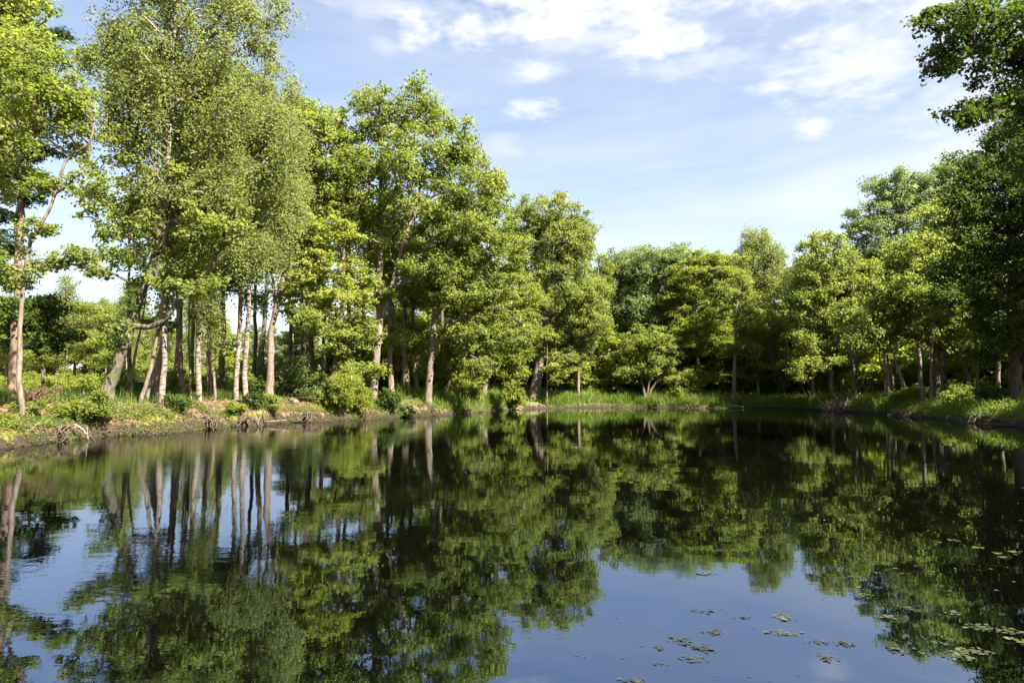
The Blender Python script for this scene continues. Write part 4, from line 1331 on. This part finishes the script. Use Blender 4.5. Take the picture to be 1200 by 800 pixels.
px_log('exposed_root', 'root', 'thick bare root arching down into the water left of the green bush', None, [(46, 503), (58, 499), (69, 497), (78, 503, -.2), (86, 510, -.3), (97, 512, -.3)], .10, 'wetdead',
       branches=[[(69, 497), (62, 505), (55, 508)], [(80, 505), (88, 505), (94, 508)]], seed=1)
px_log('fallen_branch', 'branch', 'bent orange-brown branch dipping into the water by the bare root', None, [(88, 497), (94, 501), (99, 506, -.2), (103, 514, -.4)], .04, 'dead',
       branches=[[(88, 499), (92, 506), (97, 511)]], seed=2)
px_log('stake', 'stick', 'thin upright stick in the water beside the bent branch', None, [(103, 516), (102.5, 500)], .018, 'dead', seed=3)
px_log('fallen_branch', 'branch', 'dark branch lying along the water edge under the green bush', None, [(112, 511), (122, 506), (134, 504)], .035, 'wetdead', seed=4)
px_log('birch_log', 'log', 'white birch log lying on the shore at the left edge', None, [(-14, 508, .2), (0, 514), (8, 521, -.1)], .085, 'birch', .07, seed=5)
px_log('fallen_branch', 'branch', 'grey branch lying flat along the left shore before the white birch', None, [(168, 503), (185, 501), (205, 501.5), (230, 500)], .04, 'dead', seed=6)
px_log('fallen_branch', 'branch', 'pale forked stick at the water line in the middle of the left bank', None, [(302, 499), (303, 493), (306, 487)], .035, 'dead', branches=[[(303, 493), (299, 489)]], seed=7)
px_log('fallen_log', 'log', 'thin pale log along the water line right of the forked stick', None, [(262, 497.5), (285, 496), (310, 494.5), (335, 492)], .045, 'dead', seed=8)
px_log('log', 'log', 'short cut log with a pale end on the bank right of the forked trunk', 36.6, [(347, 481), (341, 473, .5)], .17, 'pale', .16, seed=9, rest=True)
px_log('stump', 'stump', 'low mossy stump at the water edge between the oaks', 41.5, [(484, 483), (487, 476)], .2, 'mossy', .17, seed=10)
px_log('driftwood', 'driftwood', 'pale driftwood sticks at the far right bend of the shore', None, [(1019, 481.5), (1026, 479), (1034, 476)], .07, 'dead', branches=[[(1022, 480), (1030, 480.5), (1037, 480)]], seed=11)
px_log('fallen_log', 'log', 'long half-sunk log along the shore below the leaning dead trunk', None, [(1040, 486.3), (1056, 485.5), (1070, 483)], .09, 'dead', .06, seed=12)
px_log('driftwood', 'driftwood', 'looped pale driftwood at the water edge of the shaded right bank', None, [(1110, 492), (1111, 487.5), (1120, 486.5), (1130, 486)], .05, 'dead', branches=[[(1111, 491.5), (1122, 491), (1128, 488)]], seed=13)
px_log('fallen_log', 'log', 'dark sunken log parallel to the shore at the right edge', None, [(1150, 497), (1172, 498), (1196, 499.5)], .06, 'wetdead', seed=14)
px_log('driftwood', 'driftwood', 'small tangle of pale driftwood on the far shore left of the massive oak', None, [(604, 480), (609, 476.5), (613, 478)], .08, 'dead', branches=[[(606, 478.5), (612, 480)], [(609, 476.5), (606, 474)]], seed=15)
px_log('dead_branch', 'dead branch', 'bleached bare branch sticking out right beside the layered leaves', 36, [(338, 296), (352, 282), (366, 270), (384, 267), (405, 266)], .05, 'dead', branches=[[(366, 270), (362, 262)], [(352, 282), (350, 268)]], seed=16)


def lump(name, cat, label, px, py, D, r, leafmat, seed, squash=.7):
    rng = np.random.default_rng(seed)
    n, m_ = 20, 12
    th = np.linspace(0, math.pi, m_)
    ph = np.linspace(0, 2 * math.pi, n, endpoint=False)
    d = np.stack([np.sin(th)[:, None] * np.cos(ph), np.sin(th)[:, None] * np.sin(ph), np.repeat(np.cos(th)[:, None], n, 1)], -1)
    f = sum(a * np.sin((d @ rng.standard_normal(3)) * k + rng.uniform(0, 6)) for a, k in ((.14, 2), (.10, 3.5), (.07, 6), (.05, 10)))
    V = d * (1 + f)[..., None] * r
    V[..., 2] *= squash
    i = np.arange(m_ - 1)[:, None] * n
    j = np.arange(n)[None]
    jn = (j + 1) % n
    Fq = np.stack([i + j, i + n + j, i + n + jn, i + jn], -1).reshape(-1, 4)
    c = ray_at(px, py, D)
    return tag(obj(name, mesh_np(name, V.reshape(-1, 3), Fq, BARK[leafmat], True), loc=c), label, cat)


lump('stone', 'stone', 'pale brown stone in the bank edge beside the yellow-green tuft', 312, 484, 34.3, .14, 'pale', 33)

def root_plate(label, px, py, width, height, n, bark, seed):
    rng = np.random.default_rng(seed)
    c = np.array([*ground_hit(px, py, .03), 0.0])
    mb = MB()
    for i in range(n):
        x0 = rng.normal(0, width * .25)
        top = np.array((x0 * .5, .55 + rng.uniform(0, .3), height * rng.uniform(.7, 1.15)))
        end = np.array((x0 + rng.normal(0, width * .35), rng.uniform(-.05, .3), rng.uniform(-.12, .12)))
        m1 = top + (end - top) * .35 + np.array((rng.normal(0, .08), -.12, .06))
        m2 = top + (end - top) * .7 + rng.normal(0, .07, 3)
        P_ = resample([top, m1, m2, end], .06)
        V, Fq = tube(P_, np.linspace(rng.uniform(.018, .05), .010, len(P_)), 6, .12, rng)
        mb.add(V, Fq)
    V, Fq = mb.get()
    return tag(obj('root_mound', mesh_np('root_mound', V, Fq, BARK[bark], True), loc=c), label, 'root mound')


root_plate('grey-brown tangle of old roots below the bright white birch', 203, 505.5, 1.1, .6, 20, 'wetdead', 31)
root_plate('dark tangle of roots below the leaning brown tree', 160, 508, 1.2, .7, 22, 'wetdead', 32)
root_plate('broad bare root tangle between the slender alder and the yellow-green bush', 62, 517, 1.3, .45, 18, 'wetdead', 35)
root_plate('small root tangle in the bank edge beside the fern', 300, 497.5, 1.0, .5, 14, 'wetdead', 36)
root_plate('long dark root tangle on the bank below the mottled pinkish birch', 242, 503, 1.6, .55, 20, 'wetdead', 38)
root_plate('thin dark roots hanging over the water right of the yellow-green tuft', 282, 499.3, 1.0, .45, 10, 'wetdead', 39)
root_plate('dark roots under the bank lip just left of the large round bush', 362, 494.6, 1.4, .55, 18, 'wetdead', 40)
root_plate('spread of bare roots under the oak at the water edge', 503, 486.5, 1.8, .6, 22, 'wetdead', 37)
root_plate('dark hollow root tangle at the shaded right shore', 1158, 495.5, 1.6, .5, 12, 'dark', 34)

# thin dead branches washed up along the left shore
_r = np.random.default_rng(88)
for i in range(26):
    pxx = _r.uniform(10, 480)
    D0 = shore_D(pxx) + _r.uniform(-.25, .35)
    x0 = (pxx - 600) / 800 * D0
    L_, a_ = _r.uniform(.5, 1.6), _r.normal(2.3, .5)
    d_ = np.array((math.cos(a_), math.sin(a_), _r.uniform(-.02, .22))) * L_
    P_ = resample([np.zeros(3), d_ * .35 + _r.normal(0, .06, 3), d_ * .7 + _r.normal(0, .07, 3), d_], .08)
    mb = MB()
    V, Fq = tube(P_, np.linspace(_r.uniform(.012, .03), .005, len(P_)), 6, .1, _r)
    mb.add(V, Fq)
    for q in range(int(_r.integers(1, 4))):
        k0 = P_[int(_r.integers(1, len(P_) - 1))]
        e_ = k0 + unit(d_ + _r.normal(0, .6, 3)) * _r.uniform(.15, .45)
        V, Fq = tube([k0, (k0 + e_) / 2 + _r.normal(0, .02, 3), e_], [.010, .008, .004], 4, 0, _r)
        mb.add(V, Fq)
    V, Fq = mb.get()
    o = obj('dead_branch', mesh_np('dead_branch', V, Fq, BARK[('wetdead', 'dead')[i % 2]], True), loc=(x0, D0, max(gz(x0, D0), 0) + .02))
    tag(o, 'thin dead branch washed up along the left shore', 'branch', 'thin dead branches along the left shore')

# brush pile on the right bank
rng = np.random.default_rng(8)
mb = MB()
for i in range(150):
    a, el, L_ = rng.uniform(0, 6.28), rng.uniform(.05, 1.0), rng.uniform(.5, 1.7)
    c = np.array((rng.normal(0, .55), rng.normal(0, .4), rng.uniform(0, .55)))
    d = np.array((math.cos(a) * math.cos(el), math.sin(a) * math.cos(el), math.sin(el))) * L_
    V, Fq = tube([c, c + d * .5 + rng.standard_normal(3) * .06, c + d], [.022, .016, .006], 4, 0, rng)
    mb.add(V, Fq)
V, Fq = mb.get()
bp_ = np.array(((985 - 600) / 800 * 52.5, 52.5))
tag(obj('brush_pile', mesh_np('brush_pile', V, Fq, BARK['dead'], True), loc=(bp_[0], bp_[1], gz(*bp_))),
    'brown heap of dead twigs on the bank at the bend of the shore', 'brush pile')


# ------------------------------------------------------------------ what floats on the pond
def pad_mesh(name, n, rx, ry, size, leaf, seed, tilt=.02, curl=0.0):
    rng = np.random.default_rng(seed)
    ang = np.linspace(0, 2 * math.pi, 8, endpoint=False)
    Vs, Fs, ti = [], [], []
    for i in range(n):
        a = rng.uniform(0, 6.28)
        q = rng.random() ** .85 * (1 + rng.normal(0, .08))
        c = np.array((math.cos(a) * q * rx, math.sin(a) * q * ry, .002 + .0007 * (i % 9)))
        s = size * (.32 + .8 * rng.random() ** 2)
        el = rng.uniform(.35, .8)
        b = rng.uniform(0, 3.14)
        lx, ly = np.cos(ang) * s, np.sin(ang) * s * el
        wob = 1 + rng.normal(0, .1, 8)
        lx, ly = lx * wob, ly * wob
        x = lx * math.cos(b) - ly * math.sin(b)
        y = lx * math.sin(b) + ly * math.cos(b)
        z = np.clip(x * rng.normal(0, tilt) + y * rng.normal(0, tilt) + curl * .3 * np.abs(rng.normal(0, 1, 8)) * s, -.003, 1)
        Vs.append(np.stack([x + c[0], y + c[1], z + c[2]], 1))
        Fs.append(np.array([[0, 1, 2, 3], [0, 3, 4, 7], [4, 5, 6, 7]]) + i * 8)
        t = rng.random()
        ti += [t, t, t]
    return mesh_np(name, np.vstack(Vs), np.vstack(Fs), LEAF[leaf], False, {'tint': ('FACE', ti)})


def px_mat(label, cx, cy, wpx, hpx, leaf, seed, name='floating_plants', cat='water plants', size=.02, dens=1.0, curl=.0, group=None):
    c = ground_hit(cx, cy)
    D = c[1]
    rx = wpx / 2 / 800 * D
    ry = abs(ground_hit(cx, cy - hpx / 2)[1] - D)
    n = max(10, int(dens * 1.0 * rx * ry / (size * size * .6)))
    o = obj(name, pad_mesh(name, n, rx, ry, size, leaf, seed, curl=curl), loc=(c[0], c[1], 0))
    return tag(o, label, cat, group)


mats = [
    ('dark curled water weed at the top left of the central floating clusters', 796, 750, 26, 10, 'weed', .018, .25, 1.2),
    ('dark patch of floating weed right of the curled one', 836, 741, 28, 6, 'weed', .018, .15, 1.0),
    ('wide grey-green mat of floating leaves in the middle of the central clusters', 826, 760, 34, 10, 'weed', .020, .1, .9),
    ('thin mat of drifting weed nearest the bottom edge of the central clusters', 812, 772, 46, 10, 'weed', .020, .05, .55),
    ('small mat of weed cut by the bottom edge of the picture', 742, 797, 36, 7, 'weed', .02, .1, .9),
    ('small faint mat of leaves left of the curled weed', 773, 759, 18, 5, 'weed', .016, 0, .7),
    ('narrow strip of leaves below the faint small mat', 774, 777, 20, 4, 'weed', .016, 0, .9),
    ('olive mat of floating leaves, upper one right of the central clusters', 921, 723, 34, 8, 'pad', .022, 0, .8),
    ('olive mat of floating leaves, lower one right of the central clusters', 919, 741, 40, 9, 'pad', .022, 0, .9),
    ('small olive mat of leaves above the central clusters', 822, 716, 24, 8, 'weed', .02, 0, .6),
    ('thin row of small dark leaves left of the upper olive mat', 870, 723, 24, 4, 'weed', .018, 0, .8),
    ('loose dark weed between olive mat and the dark twin clumps', 955, 752, 40, 5, 'weed', .02, .1, .6),
    ('dark weed clump, upper one before the reflected tree edge', 988, 754, 22, 8, 'weed', .018, .25, 1.2),
    ('dark weed clump, lower one before the reflected tree edge', 968, 771, 28, 9, 'weed', .018, .25, 1.0),
    ('flat single pale mat below the reflected far treetops', 829, 672, 24, 3.5, 'pad', .03, 0, 1.2),
    ('long pale mat of floating leaves on the dark reflection', 1041, 723, 28, 5, 'pad', .022, 0, 1.3),
    ('greyish mat of floating leaves above the long pale one', 1067, 713, 14, 7, 'weed', .022, 0, 1.0),
    ('slender pale mat high on the dark reflection', 1014, 697, 20, 3.5, 'pad', .024, 0, 1.1),
    ('broken pale mat near the upper right of the floating leaves', 1120, 718, 24, 5, 'pad', .022, 0, .8),
    ('large grey-green mat, left half of the big right-hand pair', 1148, 735, 32, 10, 'pad', .022, 0, 1.3),
    ('yellowish mat, right half of the big right-hand pair', 1180, 739, 36, 8, 'pad', .022, 0, 1.0),
    ('grey lily-like mat, left one at the lower right', 1122, 768, 36, 11, 'pad', .024, 0, 1.4),
    ('grey lily-like mat, right one at the lower right', 1142, 763, 40, 10, 'pad', .024, 0, 1.4),
    ('faint drowned mat of leaves before the lower right mats', 1052, 761, 24, 11, 'weed', .024, 0, 1.3),
    ('faint small mat right of the drowned mat', 1078, 764, 14, 10, 'weed', .02, 0, .7),
    ('bright yellow leaf cluster at the right edge of the water', 1196, 752, 20, 10, 'yellowpad', .024, .1, 1.3),
    ('short pale mat above the lower right grey mats', 1105, 754, 16, 4, 'pad', .022, 0, 1.2),
    ('yellow strip of floating leaves at the upper right', 1168, 648, 16, 2.2, 'yellowpad', .035, 0, 1.2),
    ('yellow-green strip of floating leaves, rightmost of the upper ones', 1190, 646.5, 14, 2.6, 'yellowpad', .035, 0, 1.2),
    ('pale narrow strip below the two yellow strips', 1178, 653, 16, 2.2, 'pad', .035, 0, 1.2),
    ('pale slanting strip left of the yellow strips', 1119, 633, 17, 2.4, 'pad', .035, 0, 1.1),
    ('faint yellow strip between the slanting strip and the yellow ones', 1147, 642, 11, 1.8, 'yellowpad', .035, 0, 1.2),
]
for i, (lab, cx, cy, wpx, hpx, leaf, size, curl, dn) in enumerate(mats):
    px_mat(lab, cx, cy, wpx, hpx, leaf, 900 + i, size=size, curl=curl, dens=dn * 1.5)

rg = np.random.default_rng(21)
pale = pad_mesh('floating_leaf', 1, .001, .001, .034, 'pad', 41)
dark = pad_mesh('floating_leaf', 1, .001, .001, .018, 'weed', 42, tilt=.04, curl=.1)
for i in range(40):
    px, py = rg.uniform(960, 1200), 530 + 170 * rg.random() ** .9
    if px < 1220 - (py - 500) * .9 - 60 and rg.random() < .6:
        px = rg.uniform(1060, 1200)
    c = ground_hit(px, py)
    if pond_sd([c])[0] > -.5:
        continue
    o = obj('floating_leaf', pale, loc=(c[0], c[1], .002))
    o.rotation_euler = (0, 0, rg.uniform(0, 6.28))
    k = rg.uniform(.35, .95)
    o.scale = (k, k, 1)
    tag(o, 'small pale leaf floating alone on the dark tree reflection', 'leaf', 'lone pale leaves on the dark reflection')
for i in range(55):
    px, py = rg.uniform(640, 1010), rg.uniform(668, 797)
    c = ground_hit(px, py)
    o = obj('floating_leaf', dark, loc=(c[0], c[1], .002))
    o.rotation_euler = (0, 0, rg.uniform(0, 6.28))
    k = rg.uniform(.3, 1.0)
    o.scale = (k, k, 1)
    tag(o, 'tiny dark speck of leaf drifting on the blue sky reflection', 'leaf', 'dark specks on the sky reflection')
